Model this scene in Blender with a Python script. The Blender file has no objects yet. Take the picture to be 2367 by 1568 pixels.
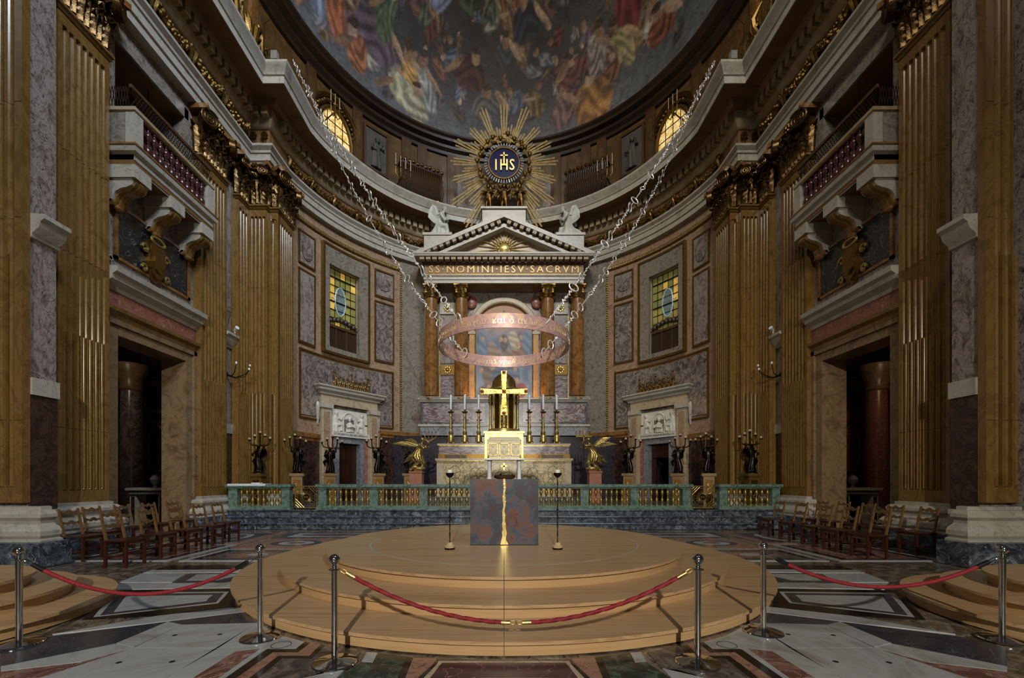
import bpy, math, random
from math import sin, cos, pi, sqrt, radians as R
from mathutils import Matrix, Vector
random.seed(7)
SC = bpy.context.scene
COL = SC.collection
EYE = 1.5          # camera height in metres
# ---------------------------------------------------------------- camera
cam_data = bpy.data.cameras.new('camera')
cam_data.sensor_width = 36.0
cam_data.lens = 36.0 * 1000.0 / 2367.0
cam_data.shift_x = 18.5 / 2367.0
cam_data.shift_y = 328.0 / 2367.0
cam_data.clip_end = 200
cam = bpy.data.objects.new('camera', cam_data)
cam.location = (0, 0, EYE)
cam.rotation_euler = (R(90), 0, 0)
COL.objects.link(cam)
SC.camera = cam
# ---------------------------------------------------------------- world, lights, exposure
SC.view_settings.view_transform = 'Standard'
SC.view_settings.look = 'None'
SC.view_settings.gamma = 1
SC.view_settings.exposure = 0.0
SC.view_settings.use_curve_mapping = False
world = bpy.data.worlds.new('dim_nave')
SC.world = world
world.use_nodes = True
world.node_tree.nodes['Background'].inputs[0].default_value = (0.78, 0.77, 0.76, 1)
world.node_tree.nodes['Background'].inputs[1].default_value = 0.036

def lamp(name, kind, loc, target, energy, color=(1, 1, 1), **kw):
    d = bpy.data.lights.new(name, kind)
    d.energy = energy
    d.color = color
    for k, v in kw.items():
        setattr(d, k, v)
    o = bpy.data.objects.new(name, d)
    o.location = loc
    o.rotation_euler = (Vector(target) - Vector(loc)).to_track_quat('-Z', 'Y').to_euler()
    COL.objects.link(o)
    return o
# narrow theatre spot high in the nave behind the camera, on the altar axis
lamp('altar_spotlight', 'SPOT', (0, -13.5, 8.6), (0, 17, 2.9), 9500, (1.0, 0.96, 0.86), spot_size=R(9.5), spot_blend=1.0, shadow_soft_size=0.12)
# wider flood from the same bracket
lamp('nave_floodlight', 'SPOT', (0.3, -13.5, 8.8), (0, 6.5, 1.2), 13000, (1.0, 0.94, 0.84), spot_size=R(66), spot_blend=0.85, shadow_soft_size=0.15)
# daylight falling from the windows of the crossing dome above and behind the camera, plus an added apse fill
lamp('dome_daylight_and_fill', 'AREA', (7.5, -3.0, 27), (-8, 13.0, 12), 1150, (0.68, 0.81, 1.0), shape='DISK', size=6.0, spread=R(75))
lamp('dome_daylight_and_fill', 'AREA', (-6.5, -4.0, 27), (8, 14.0, 12), 230, (0.95, 0.92, 0.85), shape='DISK', size=6.0, spread=R(75))
lamp('dome_daylight_and_fill', 'AREA', (0, -6.0, 27), (0, 23.0, 13), 850, (1.0, 0.93, 0.80), shape='DISK', size=5.0, spread=R(80))  # extra warm lamp added to brighten the apse

# added unseen warm lamps behind the camera, for glints on the lower pilasters
lamp('added_glint_lamp', 'POINT', (-2.6, -4.0, 2.4), (0, 0, 0), 60, (1.0, 0.78, 0.45), shadow_soft_size=0.3)
lamp('added_glint_lamp', 'POINT', (2.6, -4.0, 2.4), (0, 0, 0), 60, (1.0, 0.78, 0.45), shadow_soft_size=0.3)
# ---------------------------------------------------------------- mesh helpers
class MB:
    """collects vertices and faces of ONE mesh"""
    def __init__(s, M=None):
        s.v = []; s.f = []; s.M = M
    def add(s, vs, fs):
        o = len(s.v)
        if s.M is not None:
            vs = [tuple(s.M @ Vector(p)) for p in vs]
        s.v.extend(vs)
        s.f.extend([tuple(i + o for i in f) for f in fs])
        return s
    def box(s, x0, x1, y0, y1, z0, z1):
        return s.add([(x0, y0, z0), (x1, y0, z0), (x1, y1, z0), (x0, y1, z0), (x0, y0, z1), (x1, y0, z1), (x1, y1, z1), (x0, y1, z1)],
                     [(0, 3, 2, 1), (4, 5, 6, 7), (0, 1, 5, 4), (1, 2, 6, 5), (2, 3, 7, 6), (3, 0, 4, 7)])
    def prism(s, pts, a, b, axis='z'):
        n = len(pts)
        if axis == 'z': g = lambda p, t: (p[0], p[1], t)
        elif axis == 'y': g = lambda p, t: (p[0], t, p[1])
        else: g = lambda p, t: (t, p[0], p[1])
        vs = [g(p, a) for p in pts] + [g(p, b) for p in pts]
        fs = [tuple(range(n))[::-1], tuple(range(n, 2 * n))] + [(i, (i + 1) % n, n + (i + 1) % n, n + i) for i in range(n)]
        return s.add(vs, fs)
    def lathe(s, prof, n=16, c=(0, 0, 0), sx=1, sy=1, caps=True):
        vs = []; fs = []
        for r, z in prof:
            for k in range(n):
                a = 2 * pi * k / n
                vs.append((c[0] + r * cos(a) * sx, c[1] + r * sin(a) * sy, c[2] + z))
        m = len(prof)
        for i in range(m - 1):
            for k in range(n):
                fs.append((i * n + k, i * n + (k + 1) % n, (i + 1) * n + (k + 1) % n, (i + 1) * n + k))
        if caps:
            fs.append(tuple(range(n))[::-1]); fs.append(tuple(range((m - 1) * n, m * n)))
        return s.add(vs, fs)
    def sphere(s, c, rx, ry=None, rz=None, nu=12, nv=8):
        ry = ry or rx; rz = rz or rx
        vs = [(c[0], c[1], c[2] - rz)]; fs = []
        for i in range(1, nv):
            t = -pi / 2 + pi * i / nv
            for k in range(nu):
                a = 2 * pi * k / nu
                vs.append((c[0] + rx * cos(t) * cos(a), c[1] + ry * cos(t) * sin(a), c[2] + rz * sin(t)))
        vs.append((c[0], c[1], c[2] + rz))
        L = len(vs) - 1
        for k in range(nu):
            fs.append((0, 1 + (k + 1) % nu, 1 + k))
            fs.append((L, L - nu + k, L - nu + (k + 1) % nu))
        for i in range(nv - 2):
            for k in range(nu):
                a = 1 + i * nu
                fs.append((a + k, a + (k + 1) % nu, a + nu + (k + 1) % nu, a + nu + k))
        return s.add(vs, fs)
    def tube(s, pts, r, n=6, caps=True, closed=False, flat=1.0, up=(0, 0, 1)):
        P = [Vector(p) for p in pts]; m = len(P)
        rr = r if isinstance(r, (list, tuple)) else [r] * m
        vs = []; fs = []
        up = Vector(up); prev = None
        for i in range(m):
            if closed: t = P[(i + 1) % m] - P[i - 1]
            else: t = P[min(i + 1, m - 1)] - P[max(i - 1, 0)]
            if t.length < 1e-9: t = Vector((0, 0, 1))
            t.normalize()
            if prev is None:
                a = t.cross(up)
                if a.length < 1e-3: a = t.cross(Vector((1, 0, 0)))
            else:
                a = prev - t * prev.dot(t)
                if a.length < 1e-6: a = t.cross(up)
            a.normalize(); prev = a
            b = t.cross(a)
            for k in range(n):
                q = 2 * pi * k / n
                vs.append(tuple(P[i] + a * (cos(q) * rr[i]) + b * (sin(q) * rr[i] * flat)))
        for i in range(m if closed else m - 1):
            j = (i + 1) % m
            for k in range(n):
                fs.append((i * n + k, i * n + (k + 1) % n, j * n + (k + 1) % n, j * n + k))
        if caps and not closed:
            fs.append(tuple(range(n))[::-1]); fs.append(tuple(range((m - 1) * n, m * n)))
        return s.add(vs, fs)
    def grid(s, rows, cu=False, cv=False):
        m = len(rows); n = len(rows[0])
        vs = [p for r in rows for p in r]; fs = []
        for i in range(m if cv else m - 1):
            for k in range(n if cu else n - 1):
                fs.append((i * n + k, i * n + (k + 1) % n, ((i + 1) % m) * n + (k + 1) % n, ((i + 1) % m) * n + k))
        return s.add(vs, fs)
    def slab(s, rows, t):
        """a curved sheet (rows of points) given the thickness t along its own normals' mean direction t=(dx,dy,dz)"""
        m = len(rows); n = len(rows[0])
        s.grid(rows)
        back = [[(p[0] + t[0], p[1] + t[1], p[2] + t[2]) for p in r] for r in rows]
        s.grid(back)
        ring = [rows[0], back[0]]
        s.grid(ring); s.grid([rows[-1], back[-1]])
        s.grid([[r[0] for r in rows], [r[0] for r in back]]); s.grid([[r[-1] for r in rows], [r[-1] for r in back]])
        return s
    def sweep(s, path, prof, closed=False, caps=True):
        """profile (p outward to the LEFT of the path, z) swept along a plan path with mitred corners"""
        m = len(path); rows = []
        for i in range(m):
            x, y = path[i]
            dirs = []
            if i > 0 or closed:
                q = path[i - 1]; dirs.append((x - q[0], y - q[1]))
            if i < m - 1 or closed:
                q = path[(i + 1) % m]; dirs.append((q[0] - x, q[1] - y))
            ns = []
            for d in dirs:
                L = math.hypot(*d) or 1
                ns.append((-d[1] / L, d[0] / L))
            if len(ns) == 1: nx, ny = ns[0]
            else:
                nx, ny = ns[0][0] + ns[1][0], ns[0][1] + ns[1][1]
                k = (nx * ns[0][0] + ny * ns[0][1]) or 1
                nx, ny = nx / k, ny / k
            rows.append([(x + nx * p, y + ny * p, z) for p, z in prof])
        s.grid(rows, cv=closed)
        if caps and not closed:
            n = len(prof)
            s.add(rows[0], [tuple(range(n))]); s.add(rows[-1], [tuple(range(n))[::-1]])
        return s
    def mesh(s, name, mat=None, smooth=False, ang=0.7):
        me = bpy.data.meshes.new(name)
        me.from_pydata(s.v, [], s.f)
        if mat is not None: me.materials.append(mat)
        if smooth:
            me.polygons.foreach_set('use_smooth', [True] * len(me.polygons))
            me.set_sharp_from_angle(angle=ang)
        me.update()
        return me
    def build(s, name, mat, parent=None, smooth=False, loc=None, rot=None, ang=0.7):
        return place(s.mesh(name, mat, smooth, ang), name, parent, loc, rot)

def place(me, name, parent=None, loc=None, rot=None, scale=None):
    o = bpy.data.objects.new(name, me)
    COL.objects.link(o)
    if parent is not None: o.parent = parent
    if loc is not None: o.location = loc
    if rot is not None: o.rotation_euler = rot
    if scale is not None: o.scale = scale
    return o
def tag(o, label, cat, group=None):
    o['label'] = label; o['category'] = cat
    if group: o['group'] = group
    return o
def thing(name, label, cat, loc=(0, 0, 0), rotz=0.0, group=None):
    o = bpy.data.objects.new(name, None)
    o.empty_display_size = 0.1
    COL.objects.link(o)
    o.location = loc; o.rotation_euler = (0, 0, rotz)
    return tag(o, label, cat, group)
def struct(o, label=None):
    o['kind'] = 'structure'
    if label: o['label'] = label
    return o
def sempty(name, label=None, loc=(0, 0, 0), rotz=0.0):
    o = bpy.data.objects.new(name, None); o.empty_display_size = 0.1
    COL.objects.link(o); o.location = loc; o.rotation_euler = (0, 0, rotz)
    return struct(o, label)
KIDS = {}
def copy_tree(o, parent=None, loc=None, rotz=None, label=None):
    c = o.copy(); COL.objects.link(c)
    if parent is not None: c.parent = parent
    if loc is not None: c.location = loc
    if rotz is not None: c.rotation_euler = (0, 0, rotz)
    if label: c['label'] = label
    for ch in list(o.children): copy_tree(ch, c)
    return c
def remeshed(mb, name, mat, voxel, smooth_it=3, parent=None, loc=None, rot=None, scale=None):
    """fuse overlapping volumes into one continuous surface"""
    me = mb.mesh(name + '_raw')
    o = bpy.data.objects.new(name + '_raw', me); COL.objects.link(o)
    r = o.modifiers.new('r', 'REMESH'); r.mode = 'VOXEL'; r.voxel_size = voxel
    if smooth_it:
        sm = o.modifiers.new('s', 'SMOOTH'); sm.factor = 0.5; sm.iterations = smooth_it
    dg = bpy.context.evaluated_depsgraph_get()
    nm = bpy.data.meshes.new_from_object(o.evaluated_get(dg))
    bpy.data.objects.remove(o); bpy.data.meshes.remove(me)
    nm.name = name; nm.materials.clear(); nm.materials.append(mat)
    nm.polygons.foreach_set('use_smooth', [True] * len(nm.polygons))
    return place(nm, name, parent, loc, rot, scale)
_fonts = {}
def text_mesh(body, size, extrude, align='CENTER', resolution=2, spacing=1.0, bold=0.0):
    cu = bpy.data.curves.new('lettering', 'FONT')
    cu.body = body; cu.size = size; cu.extrude = extrude; cu.align_x = align; cu.align_y = 'CENTER'
    cu.resolution_u = resolution; cu.space_character = spacing; cu.offset = bold
    o = bpy.data.objects.new('lettering_raw', cu); COL.objects.link(o)
    dg = bpy.context.evaluated_depsgraph_get()
    nm = bpy.data.meshes.new_from_object(o.evaluated_get(dg))
    bpy.data.objects.remove(o); bpy.data.curves.remove(cu)
    nm.name = 'lettering'; nm.materials.clear()
    return nm

# ---------------------------------------------------------------- materials
def lin(h):
    h = h.lstrip('#'); out = []
    for i in (0, 2, 4):
        c = int(h[i:i + 2], 16) / 255.0
        out.append(c / 12.92 if c <= 0.04045 else ((c + 0.055) / 1.055) ** 2.4)
    return (*out, 1.0)
MATS = {}
def material(name, stops, scale=3.0, detail=8.0, dist=0.8, rough=0.4, metal=0.0, bump=0.0, bscale=None, stretch=(1, 1, 1),
             vein=None, spec=0.5, coat=0.0, emit=None, rvar=0.0, tex='NOISE', rot=(0, 0, 0), nrough=0.62):
    m = bpy.data.materials.new(name); m.use_nodes = True
    nt = m.node_tree; N = nt.nodes; L = nt.links
    b = N['Principled BSDF']
    b.inputs['Roughness'].default_value = rough
    b.inputs['Metallic'].default_value = metal
    b.inputs['Specular IOR Level'].default_value = spec
    if coat: b.inputs['Coat Weight'].default_value = coat; b.inputs['Coat Roughness'].default_value = 0.12
    tc = N.new('ShaderNodeTexCoord'); mp = N.new('ShaderNodeMapping')
    mp.inputs['Scale'].default_value = stretch
    mp.inputs['Rotation'].default_value = rot
    L.new(tc.outputs['Object'], mp.inputs['Vector'])
    vec = mp.outputs['Vector']
    if tex == 'NOISE':
        t = N.new('ShaderNodeTexNoise'); t.inputs['Scale'].default_value = scale; t.inputs['Detail'].default_value = detail
        t.inputs['Roughness'].default_value = nrough; t.inputs['Distortion'].default_value = dist
        fac = t.outputs['Fac']
    elif tex == 'WAVE':
        t = N.new('ShaderNodeTexWave'); t.inputs['Scale'].default_value = scale; t.inputs['Distortion'].default_value = dist
        t.inputs['Detail'].default_value = detail; t.inputs['Detail Scale'].default_value = 1.2
        fac = t.outputs['Fac']
    else:
        t = N.new('ShaderNodeTexVoronoi'); t.inputs['Scale'].default_value = scale; t.feature = 'F1'
        t.inputs['Randomness'].default_value = 1.0
        nz = N.new('ShaderNodeTexNoise'); nz.inputs['Scale'].default_value = scale * 1.7; nz.inputs['Detail'].default_value = detail
        mx = N.new('ShaderNodeMix'); mx.data_type = 'VECTOR'; mx.inputs['Factor'].default_value = 0.22 * max(dist, 0.1)
        L.new(vec, mx.inputs[4]); L.new(nz.outputs['Color'], mx.inputs[5])
        L.new(vec, nz.inputs['Vector']); L.new(mx.outputs[1], t.inputs['Vector'])
        fac = t.outputs['Distance']
    if tex != 'VORONOI': L.new(vec, t.inputs['Vector'])
    rp = N.new('ShaderNodeValToRGB'); el = rp.color_ramp.elements
    while len(el) > 1: el.remove(el[-1])
    el[0].position = stops[0][0]; el[0].color = lin(stops[0][1])
    for p, c in stops[1:]:
        e = el.new(p); e.color = lin(c)
    L.new(fac, rp.inputs['Fac'])
    colr = rp.outputs['Color']
    if vein:
        vc, vs, vw = vein
        n2 = N.new('ShaderNodeTexNoise'); n2.inputs['Scale'].default_value = vs; n2.inputs['Detail'].default_value = 6
        n2.inputs['Distortion'].default_value = 1.6; L.new(vec, n2.inputs['Vector'])
        s1 = N.new('ShaderNodeMath'); s1.operation = 'SUBTRACT'; s1.inputs[1].default_value = 0.5; L.new(n2.outputs['Fac'], s1.inputs[0])
        s2 = N.new('ShaderNodeMath'); s2.operation = 'ABSOLUTE'; L.new(s1.outputs[0], s2.inputs[0])
        mr = N.new('ShaderNodeMapRange'); mr.inputs['From Min'].default_value = 0; mr.inputs['From Max'].default_value = vw
        mr.inputs['To Min'].default_value = 1; mr.inputs['To Max'].default_value = 0; L.new(s2.outputs[0], mr.inputs['Value'])
        mx = N.new('ShaderNodeMix'); mx.data_type = 'RGBA'; L.new(mr.outputs[0], mx.inputs['Factor'])
        L.new(colr, mx.inputs[6]); mx.inputs[7].default_value = lin(vc); colr = mx.outputs[2]
    L.new(colr, b.inputs['Base Color'])
    if rvar:
        mr2 = N.new('ShaderNodeMapRange'); mr2.inputs['To Min'].default_value = rough - rvar; mr2.inputs['To Max'].default_value = rough + rvar
        L.new(fac, mr2.inputs['Value']); L.new(mr2.outputs[0], b.inputs['Roughness'])
    if bump:
        nb = N.new('ShaderNodeTexNoise'); nb.inputs['Scale'].default_value = bscale or scale * 3; nb.inputs['Detail'].default_value = 4
        L.new(vec, nb.inputs['Vector'])
        bp = N.new('ShaderNodeBump'); bp.inputs['Strength'].default_value = bump; bp.inputs['Distance'].default_value = 0.02
        L.new(nb.outputs['Fac'], bp.inputs['Height']); L.new(bp.outputs['Normal'], b.inputs['Normal'])
    if emit:
        L.new(colr, b.inputs['Emission Color']); b.inputs['Emission Strength'].default_value = emit
    MATS[name] = m
    return m
G = material
giallo = G('yellow_marble', [(0.28, '#563a19'), (0.42, '#6a4e22'), (0.5, '#7a5d30'), (0.57, '#664821'), (0.66, '#76592d'), (0.78, '#5a3e1c')], 1.9, 14, 1.4, 0.2, stretch=(1, 1, .55), rvar=.05, nrough=.74)
giallo_dark = G('amber_marble', [(0.28, '#46290f'), (0.44, '#6e4822'), (0.54, '#866034'), (0.66, '#5e3b18'), (0.8, '#744e26')], 1.8, 12, 1.6, 0.16, nrough=.68)
breccia = G('lilac_breccia', [(0.3, '#2a2320'), (0.4, '#5a4e48'), (0.47, '#82766e'), (0.56, '#9c9189'), (0.63, '#6a5d55'), (0.74, '#433832')], 3.8, 15, 1.4, 0.3, stretch=(1, 1, .6), vein=('#241d1a', 7, 0.02), nrough=.78)
breccia_warm = G('rose_breccia', [(0.28, '#5e4836'), (0.44, '#8a7058'), (0.54, '#a0866c'), (0.7, '#785e48')], 3.0, 13, 1.6, 0.34, vein=('#4e3a2a', 4.5, 0.010), nrough=.7)
breccia_dark = G('violet_breccia', [(0.28, '#332c2a'), (0.42, '#544a46'), (0.52, '#746a64'), (0.6, '#8e857e'), (0.74, '#4c433f')], 2.2, 13, 2.6, 0.25, vein=('#9a9088', 2.4, 0.006), nrough=.68)
breccia_grey = G('grey_breccia', [(0.28, '#46413a'), (0.44, '#716a5e'), (0.54, '#8c8476'), (0.7, '#595247')], 3.4, 13, 2.2, 0.32, vein=('#332e28', 5, 0.014), nrough=.7)
white_m = G('white_marble', [(0.25, '#858072'), (0.5, '#aca698'), (0.8, '#9a9486')], 1.6, 9, 1.5, 0.38, vein=('#807a6c', 2.2, 0.012))
cream_m = G('cream_marble', [(0.25, '#8c7e66'), (0.5, '#b0a085'), (0.8, '#988a70')], 1.6, 8, 1.5, 0.38, vein=('#7c6a50', 2.4, 0.015))
cornice_m = G('stained_cornice_marble', [(0.22, '#6c5334'), (0.42, '#96805e'), (0.6, '#a8997c'), (0.85, '#8a7550')], 0.9, 9, 1.8, 0.5, stretch=(1, 1, .6))
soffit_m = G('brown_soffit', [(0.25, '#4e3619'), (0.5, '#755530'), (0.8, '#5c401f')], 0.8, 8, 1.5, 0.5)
frieze_m = G('frieze_marble', [(0.3, '#50351f'), (0.5, '#7a5838'), (0.75, '#93704c')], 1.5, 8, 2.0, 0.4, stretch=(3, 3, .5))
statue_m = G('statue_marble', [(0.3, '#a5a59a'), (0.7, '#c4c4b8')], 3, 4, 0.5, 0.55)
relief_m = G('relief_marble', [(0.3, '#bcb8aa'), (0.7, '#d8d5ca')], 3, 4, 0.5, 0.5)
red_m = G('dark_red_marble', [(0.3, '#1a1210'), (0.48, '#30201c'), (0.58, '#48332d'), (0.72, '#221714')], 2.6, 13, 2.0, 0.25, vein=('#5c463e', 3.2, 0.006), nrough=.7)
red_pink = G('pink_marble', [(0.3, '#6e3a30'), (0.5, '#8e5a4a'), (0.75, '#6a3a32')], 2.6, 10, 2.0, 0.3, vein=('#b09080', 3, 0.015))
green_m = G('green_rail_marble', [(0.25, '#34463c'), (0.45, '#4e6458'), (0.6, '#6a7e72'), (0.8, '#40564a')], 6, 12, 1.5, 0.3, vein=('#869a8e', 6, 0.010))
green_dark = G('dark_green_marble', [(0.3, '#121a16'), (0.5, '#22302a'), (0.62, '#3e4e44'), (0.8, '#18221e')], 5, 12, 2.0, 0.22, vein=('#6a7a70', 5, 0.008))
slate_m = G('blue_grey_step_marble', [(0.25, '#16191e'), (0.45, '#31363e'), (0.58, '#525860'), (0.7, '#7c8288'), (0.85, '#24282e')], 2.6, 12, 2.6, 0.28, vein=('#9aa0a4', 3.0, 0.01))
blue_m = G('blue_veined_marble', [(0.3, '#3c3d42'), (0.44, '#5c5e64'), (0.54, '#86878a'), (0.68, '#46474c')], 3, 12, 2.0, 0.3, nrough=.7)
black_m = G('black_panel_marble', [(0.3, '#0e0f10'), (0.55, '#1e2022'), (0.8, '#141517')], 2, 8, 2, 0.25, vein=('#8a8d90', 2.0, 0.006))
gold = G('gilt', [(0.3, '#826a34'), (0.55, '#c2aa68'), (0.8, '#a0884a')], 9, 5, 0.5, 0.34, .85, bump=.15)
gold_dim = G('old_gilt', [(0.25, '#3e2c10'), (0.5, '#7c6030'), (0.8, '#5e451e')], 7, 6, 0.8, 0.4, .85, bump=.25)
gold_bright = G('polished_gilt', [(0.3, '#b89a48'), (0.6, '#e2cc84'), (0.85, '#c8ae5c')], 12, 4, 0.5, 0.28, .9, bump=.2)
gold_dark = G('dark_gilt', [(0.25, '#241809'), (0.5, '#5e431c'), (0.8, '#3e2a11')], 6, 6, 0.8, 0.4, 0.85, bump=.3)
bronze = G('bronze', [(0.3, '#1c130a'), (0.55, '#4a3518'), (0.8, '#2c1e0e')], 6, 5, 0.6, 0.32, 0.95, bump=.2)
bronze_black = G('black_bronze', [(0.3, '#0c0a09'), (0.6, '#241d18'), (0.85, '#3a3028')], 7, 5, 0.6, 0.3, 0.85, bump=.2)
silver = G('silver', [(0.3, '#b4b8bc'), (0.7, '#e0e4e6')], 8, 3, 0.4, 0.3, .45)
chrome = G('chrome', [(0.3, '#b8babc'), (0.7, '#d4d6d8')], 3, 2, 0.2, 0.08, 1.0)
iron = G('black_iron', [(0.3, '#0e0d0c'), (0.7, '#201d1b')], 12, 4, 0.4, 0.45, 0.6)
steel_link = G('pale_steel', [(0.3, '#c6c2bc'), (0.7, '#e4e0da')], 10, 3, 0.4, 0.35, 0.5)
oak = G('oak', [(0.3, '#8e6e4c'), (0.44, '#a88862'), (0.52, '#b4946c'), (0.6, '#9c7a54'), (0.75, '#ae8c62')], 1.2, 12, .6, 0.34, stretch=(.3, 11, 11), bump=.03, bscale=4, nrough=.7)
oak_edge = G('oak_edge', [(0.25, '#9a7850'), (0.5, '#b69468'), (0.8, '#a48258')], 1.6, 10, 1.0, 0.4, stretch=(.4, .4, 14))
chair_wood = G('chair_wood', [(0.25, '#1e0d08'), (0.5, '#3a1b10'), (0.8, '#2a120b')], 3, 8, 1, 0.35, stretch=(3, 3, .6))
chair_pale = G('worn_chair_wood', [(0.25, '#402c16'), (0.5, '#6a4e2c'), (0.8, '#503a20')], 3, 8, 1, 0.4, stretch=(3, 3, .6))
wood_dark = G('dark_walnut', [(0.25, '#180e08'), (0.5, '#33200f'), (0.8, '#22140a')], 2, 8, 1.2, 0.45, stretch=(4, 4, .5))
wood_brown = G('brown_panelling', [(0.25, '#2c1c0e'), (0.5, '#4e341a'), (0.8, '#3a2512')], 1.5, 8, 1.2, 0.45, stretch=(3, 3, .5))
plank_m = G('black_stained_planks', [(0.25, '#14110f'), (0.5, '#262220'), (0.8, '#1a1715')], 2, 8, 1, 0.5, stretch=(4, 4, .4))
rope_red = G('red_rope', [(0.3, '#5e0a14'), (0.6, '#86121f'), (0.85, '#6e0d19')], 40, 4, 0.3, 0.75)
leather = G('black_leather', [(0.3, '#0a0a0a'), (0.7, '#1a1918')], 20, 3, 0.3, 0.35)
wax = G('candle_wax', [(0.3, '#d8d4c0'), (0.7, '#ece8d8')], 4, 2, 0.2, 0.5)
wax_white = G('white_taper', [(0.3, '#c4ccd4'), (0.7, '#dce2e6')], 4, 2, 0.2, 0.45)
gem = G('red_gem', [(0.3, '#5a0a0c'), (0.7, '#a01c1a')], 6, 2, 0.2, 0.08, spec=.9)
enamel_blue = G('blue_enamel', [(0.3, '#060a30'), (0.7, '#0e1650')], 3, 3, 0.4, 0.2)
terracotta = G('terracotta_box', [(0.3, '#8a5844'), (0.7, '#a06a54')], 3, 4, 0.5, 0.7)
plaster_grey = G('grey_plaster', [(0.3, '#6e6a62'), (0.7, '#88847a')], 3, 5, 0.5, 0.7)
white_paint = G('white_paint', [(0.3, '#c8ccce'), (0.7, '#dcdedf')], 3, 3, 0.4, 0.4)
attic_m = G('attic_brown', [(0.25, '#32230f'), (0.5, '#543d1c'), (0.75, '#6a5028')], 1.6, 8, 1.2, 0.45)
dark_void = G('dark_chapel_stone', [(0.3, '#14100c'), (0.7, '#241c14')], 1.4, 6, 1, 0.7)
copper = G('patinated_copper', [(0.3, '#66505c'), (0.4, '#a07a6c'), (0.48, '#b89080'), (0.54, '#8c7480'), (0.6, '#c49a78'), (0.72, '#7a5c60')], 3.2, 14, 1.0, 0.46, .2, bump=.05, rvar=.08, nrough=.72)
patina = G('patinated_bronze_sheet', [(0.3, '#1e1820'), (0.4, '#42261e'), (0.46, '#282e3a'), (0.52, '#3c4350'), (0.58, '#663c22'), (0.64, '#36262a'), (0.75, '#262430')], 1.9, 15, .5, 0.42, .1, bump=.05, nrough=.76)
ivory_box = G('carved_alabaster', [(0.25, '#ab9c7c'), (0.5, '#e0d4b4'), (0.8, '#c4b692')], 9, 8, 1.5, 0.5, bump=.5, bscale=26)
onyx = G('banded_alabaster', [(0.3, '#5e4c30'), (0.42, '#a08c62'), (0.5, '#c4b184'), (0.56, '#7c6642'), (0.7, '#b49e6c')], 1.5, 4, 4.0, 0.28)
book_m = G('bookmatched_marble', [(0.32, '#3c343a'), (0.42, '#66585c'), (0.5, '#9c918e'), (0.55, '#5a3c3c'), (0.68, '#7a6e70')], 1.4, 6, 3.0, 0.26, stretch=(.5, 1, 1.6))
ray_gilt = G('leaf_gilt_rays', [(0.3, '#b08e50'), (0.6, '#efd89c'), (0.85, '#cdae6a')], 9, 4, .5, .34, .4)
jamb_m = G('brown_veined_marble', [(0.28, '#4c3c28'), (0.44, '#705a3e'), (0.54, '#846c4e'), (0.7, '#5e4a32')], 1.8, 12, 1.6, .34, vein=('#3c2c1c', 3, .008), nrough=.68)
capital_gilt = G('blackened_gilt', [(0.25, '#1a1208'), (0.5, '#5c4422'), (0.8, '#382811')], 6, 6, 0.8, 0.34, 0.8, bump=.4)
letter_dark = G('bronze_letter', [(0.3, '#b08a44'), (0.7, '#d8b876')], 6, 4, .5, .4, .2)
tan_m = G('tan_frieze_marble', [(0.28, '#6a4e2c'), (0.5, '#8a6c44'), (0.75, '#765a36')], 2, 10, 1.4, .55)
lattice_m = G('matt_lattice_wood', [(.3, '#1c130b'), (.7, '#2e2012')], 4, 4, .5, .9, spec=.1)
# ================================================================ SETTING
def floor_xy(px, py):
    y = 1500.0 / (py - 1112.0)
    return ((px - 1165.0) / 1000.0 * y, y)
AC, AR = 15.0, 8.75            # apse centre depth and radius
def apse_y(px):
    k = (px - 1165.0) / 1000.0
    a, b, c = 1 + k * k, -2 * AC, AC * AC - AR * AR
    return (-b + sqrt(b * b - 4 * a * c)) / (2 * a)
def PH(px):
    y = apse_y(px); return math.atan2((px - 1165.0) / 1000.0 * y, y - AC)
def AZ(px, py):
    return EYE + (1112.0 - py) / 1000.0 * apse_y(px)
def ap(phi, r, z): return (r * sin(phi), AC + r * cos(phi), z)
def curved_box(mb, p0, p1, r0, r1, z0, z1, n=6):
    if p0 > p1: p0, p1 = p1, p0
    rows = []
    for i in range(n + 1):
        a = p0 + (p1 - p0) * i / n
        rows.append([ap(a, r0, z0), ap(a, r0, z1), ap(a, r1, z1), ap(a, r1, z0)])
    mb.grid(rows, cu=True)
    mb.add(rows[0], [(0, 1, 2, 3)]); mb.add(rows[-1], [(3, 2, 1, 0)])
    return mb
# ---- floor -------------------------------------------------------------
floor = MB().box(-14, 14, -3, 16, -0.2, -0.012).build('floor', G('floor_ground_marble', [(0.25, '#2c2824'), (0.42, '#4c443c'), (0.52, '#6a5c4c'), (0.64, '#8a8274'), (0.8, '#3a322c')], 2.2, 10, 2.5, 0.2, vein=('#20201e', 2.0, .02)))
struct(floor, 'polished inlaid marble church floor')
fl_white = G('floor_white_marble', [(0.3, '#6a6862'), (0.4, '#8e908e'), (0.5, '#a2a5a5'), (0.58, '#929490'), (0.66, '#7c776c'), (0.78, '#66604f')], .75, 13, 1.0, 0.22, nrough=.72)
fl_slate = G('floor_slate_marble', [(0.3, '#23252c'), (0.6, '#3a3c44'), (0.85, '#2c2e35')], 2, 9, 2, 0.22, vein=('#5c5e66', 2.5, .008))
fl_black = G('floor_black_marble', [(0.3, '#0c0b0b'), (0.7, '#1a1817')], 2.5, 9, 2, 0.2, vein=('#3c3a38', 3, .006))
fl_peach = G('floor_peach_marble', [(0.3, '#6a4a3e'), (0.5, '#94705e'), (0.8, '#7c5a4c')], 6, 10, 1.5, 0.24, vein=('#4c2e28', 4, .012))
fl_maroon = G('floor_maroon_marble', [(0.3, '#2a1618'), (0.6, '#46262a'), (0.85, '#341c20')], 2, 9, 2, 0.22, vein=('#8a6a68', 1.8, .006))
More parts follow.
